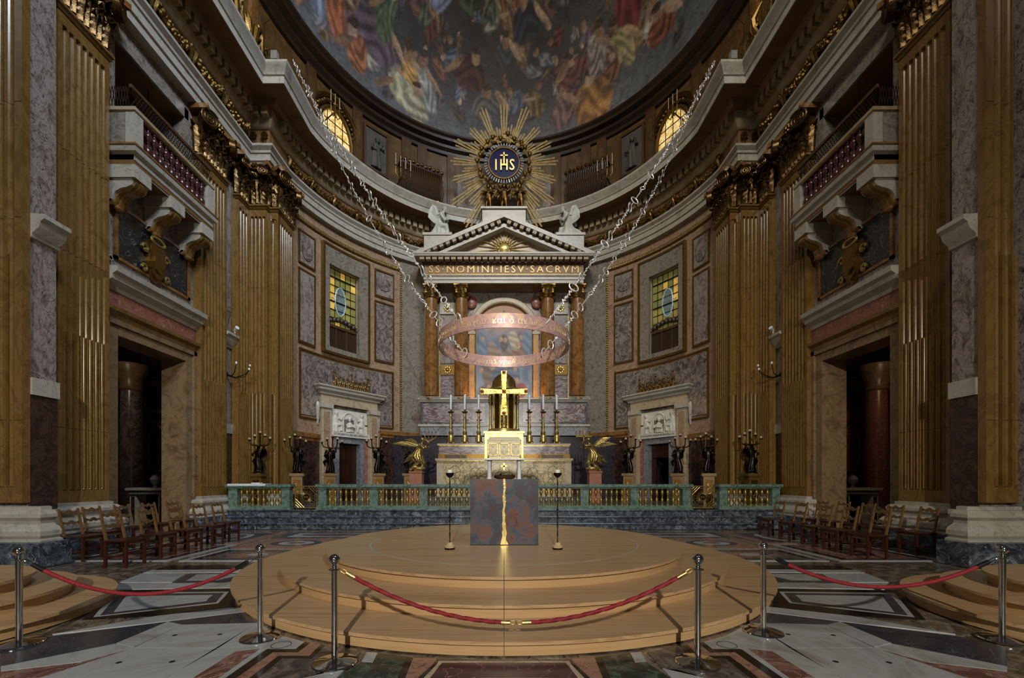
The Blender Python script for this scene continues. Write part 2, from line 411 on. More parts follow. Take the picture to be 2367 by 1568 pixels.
fl_grey = G('floor_grey_breccia', [(0.28, '#262220'), (0.48, '#4c4440'), (0.6, '#6c625c'), (0.8, '#38302c')], 3, 12, 2.5, 0.22, vein=('#85796e', 3, .008))
fl_red = G('floor_red_breccia', [(0.28, '#3a2422'), (0.48, '#6a4842'), (0.6, '#8a6a60'), (0.8, '#4a302c')], 3, 12, 2.5, 0.22, vein=('#a89488', 3, .01))
fl_green = G('floor_green_porphyry', [(0.3, '#141c17'), (0.5, '#24322a'), (0.62, '#4a5a4c'), (0.8, '#18221c')], 9, 10, 1.0, 0.2)
def shrink(poly, g=0.004):
    cx = sum(p[0] for p in poly) / len(poly); cy = sum(p[1] for p in poly) / len(poly)
    out = []
    for x, y in poly:
        L = math.hypot(x - cx, y - cy) or 1
        out.append((x - (x - cx) / L * g, y - (y - cy) / L * g))
    return out
def floor_piece(poly, mat, lvl=0, world=False, mirror=True, name='floor_slab'):
    pts = poly if world else [floor_xy(*p) for p in poly]
    for s in ((1, -1) if mirror else (1,)):
        q = shrink([(s * x, y) for x, y in pts])
        if s < 0: q = q[::-1]
        MB().prism(q, -0.012, -0.001 + 0.0012 * lvl).build(name, mat, floor)
FP = [
 ([(422, 1444), (594, 1440), (504, 1499), (310, 1497)], fl_white, 0),
 ([(310, 1497), (504, 1499), (384, 1568), (90, 1568)], fl_white, 0),
 ([(0, 1500), (116, 1471), (388, 1437), (268, 1487), (0, 1540)], fl_slate, 0),
 ([(0, 1541), (268, 1488), (308, 1497), (188, 1530), (0, 1552)], fl_white, 0),
 ([(268, 1487), (388, 1437), (422, 1444), (309, 1496)], fl_white, 0),
 ([(0, 1553), (188, 1531), (308, 1498), (90, 1568), (0, 1568)], fl_red, 0),
 ([(120, 1466), (360, 1424), (560, 1402), (566, 1414), (388, 1436)], fl_white, 0),
 ([(388, 1437), (566, 1415), (590, 1438), (424, 1443)], fl_slate, 0),
 ([(255, 1365), (560, 1360), (562, 1401), (360, 1423), (190, 1432)], fl_black, 0),
 ([(215, 1427), (505, 1395), (518, 1382), (530, 1368), (262, 1371)], fl_white, 1),
 ([(230, 1424), (500, 1393), (508, 1383), (519, 1371), (272, 1374)], fl_slate, 2),
 ([(262, 1416), (478, 1390), (485, 1382), (493, 1376), (290, 1379)], fl_white, 3),
 ([(262, 1350), (552, 1347), (556, 1358), (258, 1363)], fl_white, 0),
 ([(275, 1346), (398, 1346), (432, 1326), (326, 1326)], fl_white, 0),
 ([(402, 1346), (520, 1345), (592, 1324), (438, 1326)], fl_slate, 0),
 ([(430, 1343), (500, 1342), (572, 1326), (455, 1328)], fl_white, 1),
 ([(330, 1324), (436, 1324), (594, 1322), (600, 1316), (350, 1318)], fl_white, 0),
 ([(360, 1316), (600, 1314), (610, 1306), (390, 1308)], fl_black, 0),
 ([(384, 1568), (594, 1440), (655, 1470), (705, 1484), (685, 1500), (618, 1500), (520, 1568)], fl_white, 0),
 ([(445, 1568), (545, 1506), (602, 1500), (505, 1568)], fl_red, 1),
 ([(520, 1568), (618, 1500), (685, 1500), (705, 1484), (718, 1486), (690, 1508), (630, 1508), (545, 1568)], fl_black, 0),
 ([(545, 1568), (630, 1508), (690, 1508), (718, 1486), (742, 1490), (716, 1516), (643, 1516), (575, 1568)], fl_peach, 0),
 ([(575, 1568), (643, 1516), (716, 1516), (742, 1490), (752, 1492), (720, 1522), (652, 1522), (595, 1568)], fl_black, 0),
 ([(595, 1568), (652, 1522), (720, 1522), (752, 1492), (835, 1507), (800, 1545), (700, 1568)], fl_grey, 0),
 ([(700, 1568), (760, 1549), (800, 1545), (778, 1568)], fl_white, 0),
 ([(778, 1568), (835, 1530), (862, 1532), (875, 1509), (942, 1518), (920, 1568)], fl_green, 0),
 ([(835, 1530), (848, 1507), (874, 1509), (862, 1532)], fl_white, 0),
 ([(920, 1568), (942, 1518), (955, 1520), (936, 1568)], fl_black, 0),
 ([(936, 1568), (955, 1520), (1010, 1522), (1004, 1532), (965, 1568)], fl_peach, 0)]
for poly, m_, lv in FP: floor_piece(poly, m_, lv)
for k, (poly, m_) in enumerate([([(965, 1568), (1005, 1533), (1010, 1525), (1320, 1525), (1325, 1533), (1365, 1568)], fl_black),
                                ([(978, 1568), (1008, 1537), (1013, 1528), (1317, 1528), (1322, 1537), (1352, 1568)], cream_m),
                                ([(993, 1568), (1014, 1541), (1021, 1533), (1309, 1533), (1316, 1541), (1337, 1568)], fl_maroon)]):
    floor_piece(poly, m_, k, mirror=False)
plug = G('floor_plug_hole', [(0.3, '#08080a'), (0.7, '#121214')], 5, 3, .3, .6)
for px, py in ((404, 1469), (508, 1467), (275, 1532), (398, 1530)):
    x, y = floor_xy(px, py)
    for s in (1, -1): MB().lathe([(0.022, -0.004), (0.022, 0.0004)], 12, (s * x, y, 0)).build('floor_plug', plug, floor)
x, y = floor_xy(650, 1491)
for s in (1, -1): MB().tube([(s * x + .085 * cos(a * pi / 10), y + .085 * sin(a * pi / 10), -.001) for a in range(20)], .004, 4, closed=True).build('floor_ring_inlay', fl_slate, floor)
# far paving: framed fields between the chairs and the round platform, and in front of the sanctuary steps
far_m = [fl_grey, fl_peach, fl_white, fl_red, fl_slate]
for i, (x0, x1, y0, y1) in enumerate([(3.9, 6.1, 8.1, 9.5), (3.9, 6.1, 9.65, 11.2), (3.2, 6.1, 11.35, 12.6), (6.3, 8.3, 8.1, 10.2), (6.3, 8.3, 10.35, 12.6), (0.1, 3.0, 12.0, 12.9)]):
    floor_piece([(x0, y0), (x1, y0), (x1, y1), (x0, y1)], [fl_white, fl_peach, fl_grey][i % 3], 0, True)
    floor_piece([(x0 + .12, y0 + .12), (x1 - .12, y0 + .12), (x1 - .12, y1 - .12), (x0 + .12, y1 - .12)], [fl_black, fl_red, fl_slate][i % 3], 1, True)
    floor_piece([(x0 + .28, y0 + .22), (x1 - .28, y0 + .22), (x1 - .28, y1 - .22), (x0 + .28, y1 - .22)], far_m[i % 5], 2, True)
    cx, cy = (x0 + x1) / 2, (y0 + y1) / 2
    rx, ry = (x1 - x0) / 2 - .5, (y1 - y0) / 2 - .32
    floor_piece([(cx + rx * cos(a * pi / 12), cy + ry * sin(a * pi / 12)) for a in range(24)], far_m[(i + 3) % 5], 3, True)
    floor_piece([(cx + rx * .7 * cos(a * pi / 12), cy + ry * .7 * sin(a * pi / 12)) for a in range(24)], far_m[(i + 1) % 5], 4, True)
    floor_piece([(cx + rx * .35 * cos(a * pi / 12), cy + ry * .35 * sin(a * pi / 12)) for a in range(24)], far_m[(i + 2) % 5], 5, True)

# ---- side walls with door and gallery opening ------------------------------
WX, PX = 9.35, 9.1            # wall plane and pilaster face plane
sides = {}
for s, nm in ((-1, 'left'), (1, 'right')):
    mb = MB()
    def bx(x0, x1, y0, y1, z0, z1): mb.box(min(s * x0, s * x1), max(s * x0, s * x1), y0, y1, z0, z1)
    bx(WX, WX + .6, 7.2, 10.36, 0, 12.75); bx(WX, WX + .6, 12.67, 16.4, 0, 12.75)
    bx(WX, WX + .6, 10.36, 12.67, 5.04, 9.26); bx(WX, WX + .6, 10.36, 12.67, 12.18, 12.75)
    w = struct(mb.build('wall_' + nm, breccia), 'lilac marble side wall of the choir')
    sides[s] = w
    def part(name, mat, x0, x1, y0, y1, z0, z1, par=w):
        return MB().box(min(s * x0, s * x1), max(s * x0, s * x1), y0, y1, z0, z1).build(name, mat, par)
    for wx, y0, y1 in ((8.8, 8.0, 8.5), (WX, 14.22, 14.8)):
        part('dado_panel', red_m, wx - .03, wx, y0, y1, 0.95, 3.1)
        part('dado_band', white_m, wx - .08, wx, y0, y1, 3.1, 3.42)
        part('plinth', slate_m, wx - .12, wx, y0, y1, 0, .45)
        part('skirting_moulding', white_m, wx - .08, wx, y0, y1, .45, .95)
        pth = [(s * wx, y0), (s * wx, y1)] if s > 0 else [(s * wx, y1), (s * wx, y0)]
        MB().sweep(pth, [(0, 6.0), (.06, 6.02), (.08, 6.1), (.2, 6.2), (.22, 6.3), (.3, 6.36), (.3, 6.44), (0, 6.46)]).build('ledge_moulding', white_m, w, True)
    # framed black panel over the door
    part('inset_panel', black_m, WX - .035, WX, 10.42, 12.74, 6.9, 8.15)
    for (y0, y1, z0, z1) in ((10.34, 12.82, 6.84, 6.91), (10.34, 12.82, 8.13, 8.2), (10.34, 10.43, 6.84, 8.2), (12.73, 12.82, 6.84, 8.2)):
        part('panel_frame', giallo_dark, WX - .06, WX, y0, y1, z0, z1)
    # gallery recess behind the balcony
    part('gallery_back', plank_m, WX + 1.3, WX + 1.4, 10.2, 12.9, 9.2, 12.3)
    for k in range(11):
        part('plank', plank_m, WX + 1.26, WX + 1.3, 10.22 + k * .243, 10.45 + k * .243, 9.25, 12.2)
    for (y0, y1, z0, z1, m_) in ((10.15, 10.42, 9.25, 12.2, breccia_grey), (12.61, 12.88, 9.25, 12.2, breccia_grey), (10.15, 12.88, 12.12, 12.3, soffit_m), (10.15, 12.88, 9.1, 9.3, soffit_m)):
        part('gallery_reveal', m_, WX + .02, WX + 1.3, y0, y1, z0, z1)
    # moulded frame of the gallery opening
    for (y0, y1, z0, z1) in ((10.3, 12.75, 12.1, 12.4), (12.6, 12.8, 9.3, 12.4)):
        part('gallery_frame', breccia_grey, WX - .05, WX + .02, y0, y1, z0, z1)
    # door surround
    d = struct(bpy.data.objects.new('door_%d' % (1 if s < 0 else 2), None)); COL.objects.link(d)
    d['label'] = 'tall marble doorway into a dark side chapel'
    def dpart(name, mat, *a): return part(name, mat, *a, par=d)
    for (y0, y1) in ((10.0, 10.4), (12.63, 13.0)):
        dpart('door_jamb', jamb_m, WX - .07, WX + .65, y0, y1, 0, 5.0)
        dpart('jamb_moulding', jamb_m, WX - .13, WX - .07, y0 if y0 < 11 else y1 - .12, y0 + .12 if y0 < 11 else y1, 0, 5.35)
    dpart('door_lintel', jamb_m, WX - .07, WX + .65, 10.0, 13.0, 5.0, 5.35)
    dpart('lintel_moulding', jamb_m, WX - .13, WX - .07, 10.0, 13.0, 5.23, 5.35)
    dpart('lintel_frieze', red_pink, WX - .09, WX, 10.02, 12.98, 5.62, 6.0)
    pth = [(s * WX, 9.98), (s * WX, 13.02)] if s > 0 else [(s * WX, 13.02), (s * WX, 9.98)]
    MB().sweep(pth, [(0, 5.35), (.12, 5.36), (.14, 5.45), (.24, 5.52), (.26, 5.6), (0, 5.62)]).build('lintel_architrave', giallo, d, True)
    MB().sweep(pth, [(0, 6.0), (.12, 6.01), (.14, 6.1), (.3, 6.2), (.32, 6.3), (.42, 6.36), (.44, 6.48), (0, 6.5)]).build('door_cornice', white_m, d, True)
    # the dim chapel seen through the door
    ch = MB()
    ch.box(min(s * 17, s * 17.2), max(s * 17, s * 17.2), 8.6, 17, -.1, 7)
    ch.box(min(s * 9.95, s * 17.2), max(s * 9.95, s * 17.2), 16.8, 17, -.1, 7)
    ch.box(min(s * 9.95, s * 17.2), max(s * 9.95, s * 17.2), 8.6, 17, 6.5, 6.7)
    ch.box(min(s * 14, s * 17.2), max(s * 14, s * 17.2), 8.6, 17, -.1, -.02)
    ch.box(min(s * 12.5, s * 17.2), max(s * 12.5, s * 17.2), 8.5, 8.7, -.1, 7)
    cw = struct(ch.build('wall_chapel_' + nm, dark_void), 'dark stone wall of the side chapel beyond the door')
    pm = red_pink if s > 0 else red_m
    bm = jamb_m if s > 0 else breccia_grey
    # tall inlaid marble panel on the chapel's end wall
    cx_ = 13.4
    part('inlay_border', bm, cx_ - .6, cx_ + .6, 16.76, 16.8, .4, 5.4, par=cw)
    for z0, z1, m_ in ((4.25, 5.1, red_m), (3.85, 4.12, pm), (1.75, 3.72, black_m), (.55, 1.6, red_m)):
        part('inlay_field', m_, cx_ - .44, cx_ + .44, 16.73, 16.76, z0, z1, par=cw)
    ov = [(s * cx_ + .36 * cos(a * pi / 12), 2.74 + (.9 * sin(a * pi / 12))) for a in range(24)]
    MB().prism(ov, 16.70, 16.735, 'y').build('inlay_oval', pm, cw)
    MB().tube([(p[0], 16.71, p[1]) for p in ov], .045, 6, closed=True).build('oval_border', bm, cw)
    co = thing('chapel_column', '%s marble column inside the dark chapel beyond the %s doorway' % (('mottled red', 'right') if s > 0 else ('dark veined', 'left')), 'column', (s * 13.35, 15.5, 0))
    MB().lathe([(.5, 0), (.5, .3), (.42, .35), (.45, .5), (.38, .6)], 20).build('base', breccia_grey, co, True)
    MB().lathe([(.35, .6), (.35, 2.0), (.31, 4.7)], 20).build('shaft', red_pink if s > 0 else breccia_dark, co, True)
    MB().lathe([(.31, 4.7), (.37, 4.75), (.33, 4.85), (.38, 5.2), (.52, 5.5), (.52, 5.65)], 20).build('capital', jamb_m, co, True)

# ---- apse wall ---------------------------------------------------------------
wb = sempty('wall_back', 'curved marble-clad wall of the apse')
def zs(px, a, b): return AZ(px, b), AZ(px, a)
WIN0, WIN1 = PH(757), PH(827)
WZ0, WZ1 = AZ(792, 812), AZ(792, 628)
DR0, DR1 = PH(779), PH(829)
DZ = AZ(805, 1027)
ARC = R(79)
holes = [(WIN0, WIN1, WZ0, WZ1), (-WIN1, -WIN0, WZ0, WZ1), (DR0, DR1, 0, DZ), (-DR1, -DR0, 0, DZ)]
phs = sorted({-ARC, ARC, *[h[0] for h in holes], *[h[1] for h in holes], *[-ARC + i * ARC / 20 for i in range(41)]})
zsx = sorted({0.0, 12.8, DZ, WZ0, WZ1})
mb = MB()
for i in range(len(phs) - 1):
    for j in range(len(zsx) - 1):
        pm_, zm_ = (phs[i] + phs[i + 1]) / 2, (zsx[j] + zsx[j + 1]) / 2
        if any(h[0] < pm_ < h[1] and h[2] < zm_ < h[3] for h in holes): continue
        mb.add([ap(phs[i], AR, zsx[j]), ap(phs[i + 1], AR, zsx[j]), ap(phs[i + 1], AR, zsx[j + 1]), ap(phs[i], AR, zsx[j + 1])], [(0, 1, 2, 3)])
mb.build('apse_shell', breccia_warm, wb)
def apse_part(name, mat, px0, px1, py0, py1, t0=0.0, t1=.05, n=6, par=wb, both=True, smooth=False):
    """a curved slab on the apse wall: column range px0..px1, heights taken at its middle, from t0 to t1 proud of the wall"""
    pc = (px0 + px1) / 2
    z1, z0 = AZ(pc, py0), AZ(pc, py1)
    out = []
    for s in ((1, -1) if both else (1,)):
        out.append(curved_box(MB(), s * PH(px0), s * PH(px1), AR - t1, AR - t0, z0, z1, n).build(name, mat, par, smooth))
    return out
def apse_frame(mat, px0, px1, py0, py1, w=.07, t=.07, par=wb, name='gilt_frame'):
    pc = (px0 + px1) / 2
    z1, z0 = AZ(pc, py0), AZ(pc, py1); a, b = PH(px0), PH(px1); dw = w / AR
    for s in (1, -1):
        m = MB()
        curved_box(m, s * a, s * b, AR - t, AR, z1 - w, z1, 8); curved_box(m, s * a, s * b, AR - t, AR, z0, z0 + w, 8)
        curved_box(m, s * a, s * (a + dw), AR - t, AR, z0 + w, z1 - w, 1); curved_box(m, s * (b - dw), s * b, AR - t, AR, z0 + w, z1 - w, 1)
        m.build(name, mat, par)
apse_part('marble_strip', breccia_grey, 927, 990, 560, 1006, 0, .03)
apse_part('marble_strip', breccia_warm, 683, 925, 500, 515, 0, .012, 14)
apse_part('inset_panel', breccia, 690, 724, 545, 612); apse_frame(gold_dim, 688, 727, 541, 617)
apse_part('inset_panel', breccia, 690, 724, 632, 792); apse_frame(gold_dim, 688, 727, 628, 798)
apse_part('inset_panel', breccia, 868, 907, 634, 687); apse_frame(gold_dim, 865, 910, 629, 692)
apse_part('inset_panel', breccia_dark, 868, 907, 706, 835); apse_frame(gold_dim, 865, 910, 701, 840)
apse_part('inset_panel', breccia_dark, 693, 905, 846, 974, n=14); apse_frame(gold_dim, 690, 909, 838, 982)
for s in (1, -1):
    for px, py, w_, h_ in ((707, 578, .5, .75), (887, 660, .55, .5)):
        z = AZ(px, py); f = s * PH(px)
        rows = []
        for k in range(24):
            a = 2 * pi * k / 24
            rows.append([ap(f + .62 * w_ * cos(a) / AR, AR - .085, z + .62 * h_ * sin(a)), ap(f + .3 * w_ * cos(a) / AR, AR - .1, z + .3 * h_ * sin(a)), ap(f, AR - .1, z)])
        MB().grid(rows, cv=True).build('inlay_oval', breccia_dark, wb)
# gilt bead moulding round the wall field
zt = AZ(800, 573)
bead = MB().sphere((0, 0, 0), .045, .045, .045, 6, 4).mesh('bead', gold_dim, True)
for s in (1, -1):
    m = MB(); curved_box(m, s * PH(683), s * PH(926), AR - .05, AR, zt - .09, zt + .09, 16); m.build('gilt_moulding', gold_dim, wb)
    m = MB(); curved_box(m, s * PH(924), s * PH(928), AR - .05, AR, AZ(926, 1003), zt + .09, 2); m.build('gilt_moulding', gold_dim, wb)
    m = MB()
    n = 64
    for k in range(n):
        m.M = Matrix.Translation(ap(s * (PH(684) + (PH(925) - PH(684)) * k / n), AR - .06, zt)); m.sphere((0, 0, 0), .05, .05, .07, 6, 4)
    z0, z1 = AZ(926, 1003), zt
    for k in range(72):
        m.M = Matrix.Translation(ap(s * PH(926), AR - .06, z0 + (z1 - z0) * k / 72)); m.sphere((0, 0, 0), .04, .04, .05, 6, 4)
    o = m.build('bead_row', gold, wb, True); o['kind'] = 'stuff'
# dado: moulding and dark red marble below
for s in (1, -1):
    for a, b in ((672, 737), (877, 1015)):
        zt_ = AZ((a + b) / 2, 1004)
        m = MB(); curved_box(m, s * PH(a), s * PH(b), AR - .12, AR, zt_ - .12, zt_ + .06, 8); curved_box(m, s * PH(a), s * PH(b), AR - .06, AR, zt_ - .26, zt_ - .12, 8)
        m.build('dado_moulding', giallo_dark, wb)
        m = MB(); curved_box(m, s * PH(a), s * PH(b), AR - .03, AR, .5, zt_ - .26, 8); m.build('dado_panel', red_m, wb)
# ---- windows of the apse -----------------------------------------------------
glass_pane = G('leaded_glass', [(0.25, '#565e34'), (0.45, '#77763c'), (0.6, '#9a8c4c'), (0.8, '#647a58')], .9, 4, .6, .25, emit=.22)
glass_warm = G('amber_leaded_glass', [(0.3, '#a87c2c'), (0.6, '#d8b458'), (0.8, '#b88c38')], .9, 4, .6, .25, emit=.5)
glass_blue = G('blue_grey_glass', [(0.3, '#465c64'), (0.7, '#6c8488')], 2, 4, .6, .25, emit=.2)
lead = G('lead_came', [(0.3, '#0b0d0b'), (0.7, '#181a16')], 8, 3, .3, .5, .5)
for idx, s in enumerate((1, -1)):     # s = +1: columns left of the axis (negative angle)
    wn = sempty('window_%d' % (idx + 1), 'stained glass window in the curved wall over a wooden grille, %s of the retable' % ('left' if s > 0 else 'right'))
    def cb(name, mat, f0, f1, r0, r1, z0, z1, n=4, par=wn):
        return curved_box(MB(), s * f0, s * f1, r0, r1, z0, z1, n).build(name, mat, par)
    fa, fb = PH(746), PH(847); za, zb = AZ(796, 824), AZ(796, 592)
    for (f0, f1, z0, z1) in ((fa, fb, WZ1, zb), (fa, fb, za, WZ0), (fa, WIN0, WZ0, WZ1), (WIN1, fb, WZ0, WZ1)):
        cb('window_frame', breccia_grey, f0, f1, AR - .14, AR + .02, z0, z1)
        cb('window_reveal', cream_m, f0 if f0 > WIN1 - .01 else WIN0 - .02 if f1 <= WIN0 + .01 else WIN0, f1 if f1 < WIN0 + .01 else (WIN1 + .02 if f0 >= WIN1 - .01 else WIN1), AR, AR + .32, z0 if z0 < WZ1 - .01 else WZ1, z1 if z1 > WZ0 + .01 else WZ0)
    apz = [(fa - .012, fb + .012, zb, zb + .1), (fa - .012, fb + .012, za - .1, za), (fa - .012, fa, za, zb), (fb, fb + .012, za, zb)]
    for (f0, f1, z0, z1) in apz: cb('window_moulding', gold_dim, f0, f1, AR - .17, AR, z0, z1)
    # leaded panes
    gz0 = WZ0 + (WZ1 - WZ0) * .30; nf, nz = 6, 7
    ro = AR + .2
    cf, cz = (WIN0 + WIN1) / 2, gz0 + (WZ1 - gz0) * .46
    for i in range(nf):
        for j in range(nz):
            f0 = WIN0 + (WIN1 - WIN0) * i / nf; f1 = WIN0 + (WIN1 - WIN0) * (i + 1) / nf
            z0 = gz0 + (WZ1 - gz0) * j / nz; z1 = gz0 + (WZ1 - gz0) * (j + 1) / nz
            warm = (i <= 1 and 3 <= j <= 5) or random.random() < .06
            cb('glass_pane', glass_warm if warm else glass_pane, f0 + .0012, f1 - .0012, ro, ro + .02, z0 + .012, z1 - .012, 1)
    m = MB()
    for i in range(nf + 1):
        f = WIN0 + (WIN1 - WIN0) * i / nf; curved_box(m, s * (f - .0012), s * (f + .0012), ro - .02, ro + .01, gz0, WZ1, 1)
    for j in range(nz + 1):
        z = gz0 + (WZ1 - gz0) * j / nz; t_ = .012 if j % 3 else .032; curved_box(m, s * WIN0, s * WIN1, ro - .02, ro + .01, z - t_, z + t_, 1)
    m.build('lead_lattice', lead, wn)
    m = MB(); rows = []
    for k in range(20):
        a = 2 * pi * k / 20; rows.append([ap(s * (cf + .030 * cos(a)), ro - .03, cz + .62 * sin(a)), ap(s * cf, ro - .035, cz)])
    m.grid(rows, cv=True); m.build('oval_medallion', glass_blue, wn)
    MB().tube([ap(s * (cf + .031 * cos(2 * pi * k / 20)), ro - .035, cz + .64 * sin(2 * pi * k / 20)) for k in range(20)], .035, 5, closed=True).build('medallion_border', G('pale_glass_border', [(.3, '#7a9088'), (.7, '#a8b8ac')], 3, 3, .3, .3, emit=.25), wn)
    for li, tx in enumerate(('DEI', 'DONVM', 'TVI') if s < 0 else ('DEI', 'DONVM', 'TVI')):
        me = text_mesh(tx, .26, .004); me.materials.append(cream_m)
        o = place(me, 'medallion_lettering', wn, ap(s * cf, ro - .05, cz + .3 - .3 * li), (R(90), 0, -s * cf))
    # wooden lower screen with carved crest
    cb('screen_panel', wood_dark, WIN0, WIN1, AR + .12, AR + .18, WZ0, gz0)
    for k in range(4):
        f = WIN0 + (WIN1 - WIN0) * k / 3; cb('screen_stile', wood_brown, f - .003, f + .003, AR + .08, AR + .12, WZ0, gz0, 1)
    cb('screen_rail', wood_brown, WIN0, WIN1, AR + .06, AR + .12, gz0 - .12, gz0)
    m = MB()
    for k in range(9):
        t = k / 8; f = WIN0 + (WIN1 - WIN0) * t
        m.sphere(ap(s * f, AR + .1, gz0 + .08 + .22 * sin(pi * t)), .13, .07, .13, 8, 6)
    m.build('carved_crest', wood_dark, wn, True)
    # daylight board outside the glass
# ---- entablature along choir and apse ---------------------------------------
arc = []
a0 = math.acos(8.4 / 8.55)
for i in range(45):
    t = a0 + (pi - 2 * a0) * i / 44
    arc.append((8.55 * cos(t), AC + 8.55 * sin(t)))
EP = [(PX, 7.6), (PX, 15.5), (8.4, 15.5)] + arc + [(-8.4, 15.5), (-PX, 15.5), (-PX, 7.6)]
ent = sempty('trim_1', 'great marble entablature running round choir and apse')
MB().sweep(EP, [(-.5, 12.72), (0, 12.72), (0, 12.93), (.05, 12.95), (.05, 13.17), (.09, 13.2), (.1, 13.28), (.2, 13.38), (.2, 13.46), (-.1, 13.47)]).build('architrave', white_m, ent, True, ang=.5)
MB().sweep(EP, [(-.1, 13.4), (0, 13.47), (0, 14.1), (-.1, 14.15)]).build('frieze', frieze_m, ent)
MB().sweep(EP, [(-.1, 14.08), (.04, 14.08), (.1, 14.12), (.16, 14.22), (.2, 14.3), (.2, 14.64), (-.1, 14.64)]).build('bed_moulding', cornice_m, ent, True, ang=.5)
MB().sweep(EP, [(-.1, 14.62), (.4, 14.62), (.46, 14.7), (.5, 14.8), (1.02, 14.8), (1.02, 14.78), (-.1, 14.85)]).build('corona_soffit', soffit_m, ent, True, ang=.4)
MB().sweep(EP, [(.9, 14.79), (1.05, 14.79), (1.05, 15.02), (1.09, 15.05), (1.12, 15.14), (1.22, 15.26), (1.25, 15.33), (1.25, 15.4), (-.2, 15.44)]).build('cornice', white_m, ent, True, ang=.4)
den = MB().box(-.105, .105, 0, .2, 14.34, 14.61).mesh('dentil', cornice_m)
def along(path, pitch, skip=.12):
    out = []
    for i in range(len(path) - 1):
        (x0, y0), (x1, y1) = path[i], path[i + 1]
        L = math.hypot(x1 - x0, y1 - y0); out.append((x0, y0, (x1 - x0) / L, (y1 - y0) / L, L))
    return out
carry = .1
for (x0, y0, dx, dy, L) in along(EP, .33):
    t = carry
    while t < L - .02:
        x, y = x0 + dx * t, y0 + dy * t
        nx, ny = -dy, dx
        if not (y < 8.3):
            place(den, 'dentil', ent, (x + nx * .2, y + ny * .2, 0), (0, 0, math.atan2(dy, dx)))
        t += .33
    carry = t - L
# gilded garlands in the frieze
def garland_mesh(w=1.25, seed=1):
    rnd = random.Random(seed); m = MB()
    pts = []
    for k in range(15):
        t = k / 14; u = (t - .5) * w
        pts.append((u, .1, .22 - .36 * (1 - (2 * t - 1) ** 2)))
    m.tube(pts, [.05 + .075 * sin(pi * k / 14) for k in range(15)], 7)
    for k in range(58):
        t = rnd.random(); i = int(t * 14); p = pts[i]; rr = .05 + .08 * sin(pi * t)
        a = rnd.random() * 2 * pi
        m.sphere((p[0] + rnd.uniform(-.04, .04), p[1] + abs(cos(a)) * rr, p[2] + sin(a) * rr), .035 + rnd.random() * .035, None, None, 6, 4)
    for sx in (-1, 1):
        m.tube([(sx * w / 2, .08, .3), (sx * (w / 2 - .02), .12, .1), (sx * (w / 2 + .02), .08, -.1), (sx * (w / 2), .05, -.24)], [.05, .09, .06, .02], 6)
        m.sphere((sx * w / 2, .1, .22), .09, .07, .09, 8, 5)
    return m.mesh('garland', gold_dim, True)
gms = [garland_mesh(1.25, q) for q in (1, 2, 3)]
zg = 13.78
na = 19
for k in range(na):
    t = a0 + .02 + (pi - 2 * a0 - .04) * (k + .5) / na
    place(gms[k % 3], 'garland', ent, (8.55 * cos(t), AC + 8.55 * sin(t), zg), (0, 0, t + pi / 2))
for s in (1, -1):
    for k in range(5):
        place(gms[k % 3], 'garland', ent, (s * PX, 9.0 + 1.4 * k, zg), (0, 0, s * pi / 2))
    m = MB()      # gilt scrolls on the projecting frieze block
    for xx in (8.55, 8.95):
        m.tube([(s * xx + .12 * (1 - q / 14) * cos(q), 15.42, 13.8 + .16 * (1 - q / 14) * sin(q)) for q in range(12)], .035, 5)
        m.sphere((s * xx, 15.44, 13.58), .07, .06, .1, 8, 5)
    m.build('gilt_scroll', gold_dark, ent, True)
# ---- attic storey and half dome -----------------------------------------------
DZ0 = 20.0; DR = 8.95
mb = MB()
rows = []
for i in range(41):
    a = -R(88) + R(176) * i / 40
    rows.append([ap(a, DR, 15.3), ap(a, DR, 19.3)])
mb.grid(rows)
att = struct(mb.build('wall_attic', attic_m), 'dark attic wall between great cornice and painted half dome')
for s in (1, -1):
    mm = MB(); mm.box(min(s * 9.0, s * 9.5), max(s * 9.0, s * 9.5), 7.6, 15.4, 15.3, 24); mm.build('choir_attic', attic_m, att)
    mm = MB()
    for k in range(5): mm.box(min(s * 8.86, s * 9.0), max(s * 8.86, s * 9.0), 9.2 + 1.5 * k, 9.6 + 1.5 * k, 15.4, 20)
    mm.build('attic_pilaster_strip', giallo_dark, att)
mb = MB()
arcp = [(DR * cos(pi * i / 48), AC + DR * sin(pi * i / 48)) for i in range(49)]
MB().sweep(arcp, [(-.1, 19.0), (.12, 19.05), (.14, 19.2), (.3, 19.3), (.32, 19.42), (.55, 19.5), (.58, 19.62), (.7, 19.7), (.7, 19.8), (.3, 19.9), (.2, 20.1), (-.1, 20.1)]).build('dome_moulding', G('dark_walnut_moulding', [(.3, '#160d07'), (.6, '#33210f'), (.85, '#241608')], 1.5, 7, 1, .4), att, True, ang=.5)
# attic fittings: pilaster strips, framed panels
for s in (1, -1):
    for f in (17, 27.5, 33, 50, 66):
        m = MB(); curved_box(m, s * R(f), s * R(f + 3.2), DR - .14, DR, 15.4, 19.1, 2); m.build('attic_pilaster_strip', wood_brown, att)
        m = MB(); curved_box(m, s * R(f + .8), s * R(f + 2.4), DR - .17, DR - .14, 16.0, 18.6, 1); m.build('attic_strip_panel', attic_m, att)
    m = MB(); curved_box(m, s * R(6), s * R(16.5), DR - .06, DR, 15.6, 18.2, 4); m.build('attic_panel', breccia, att)
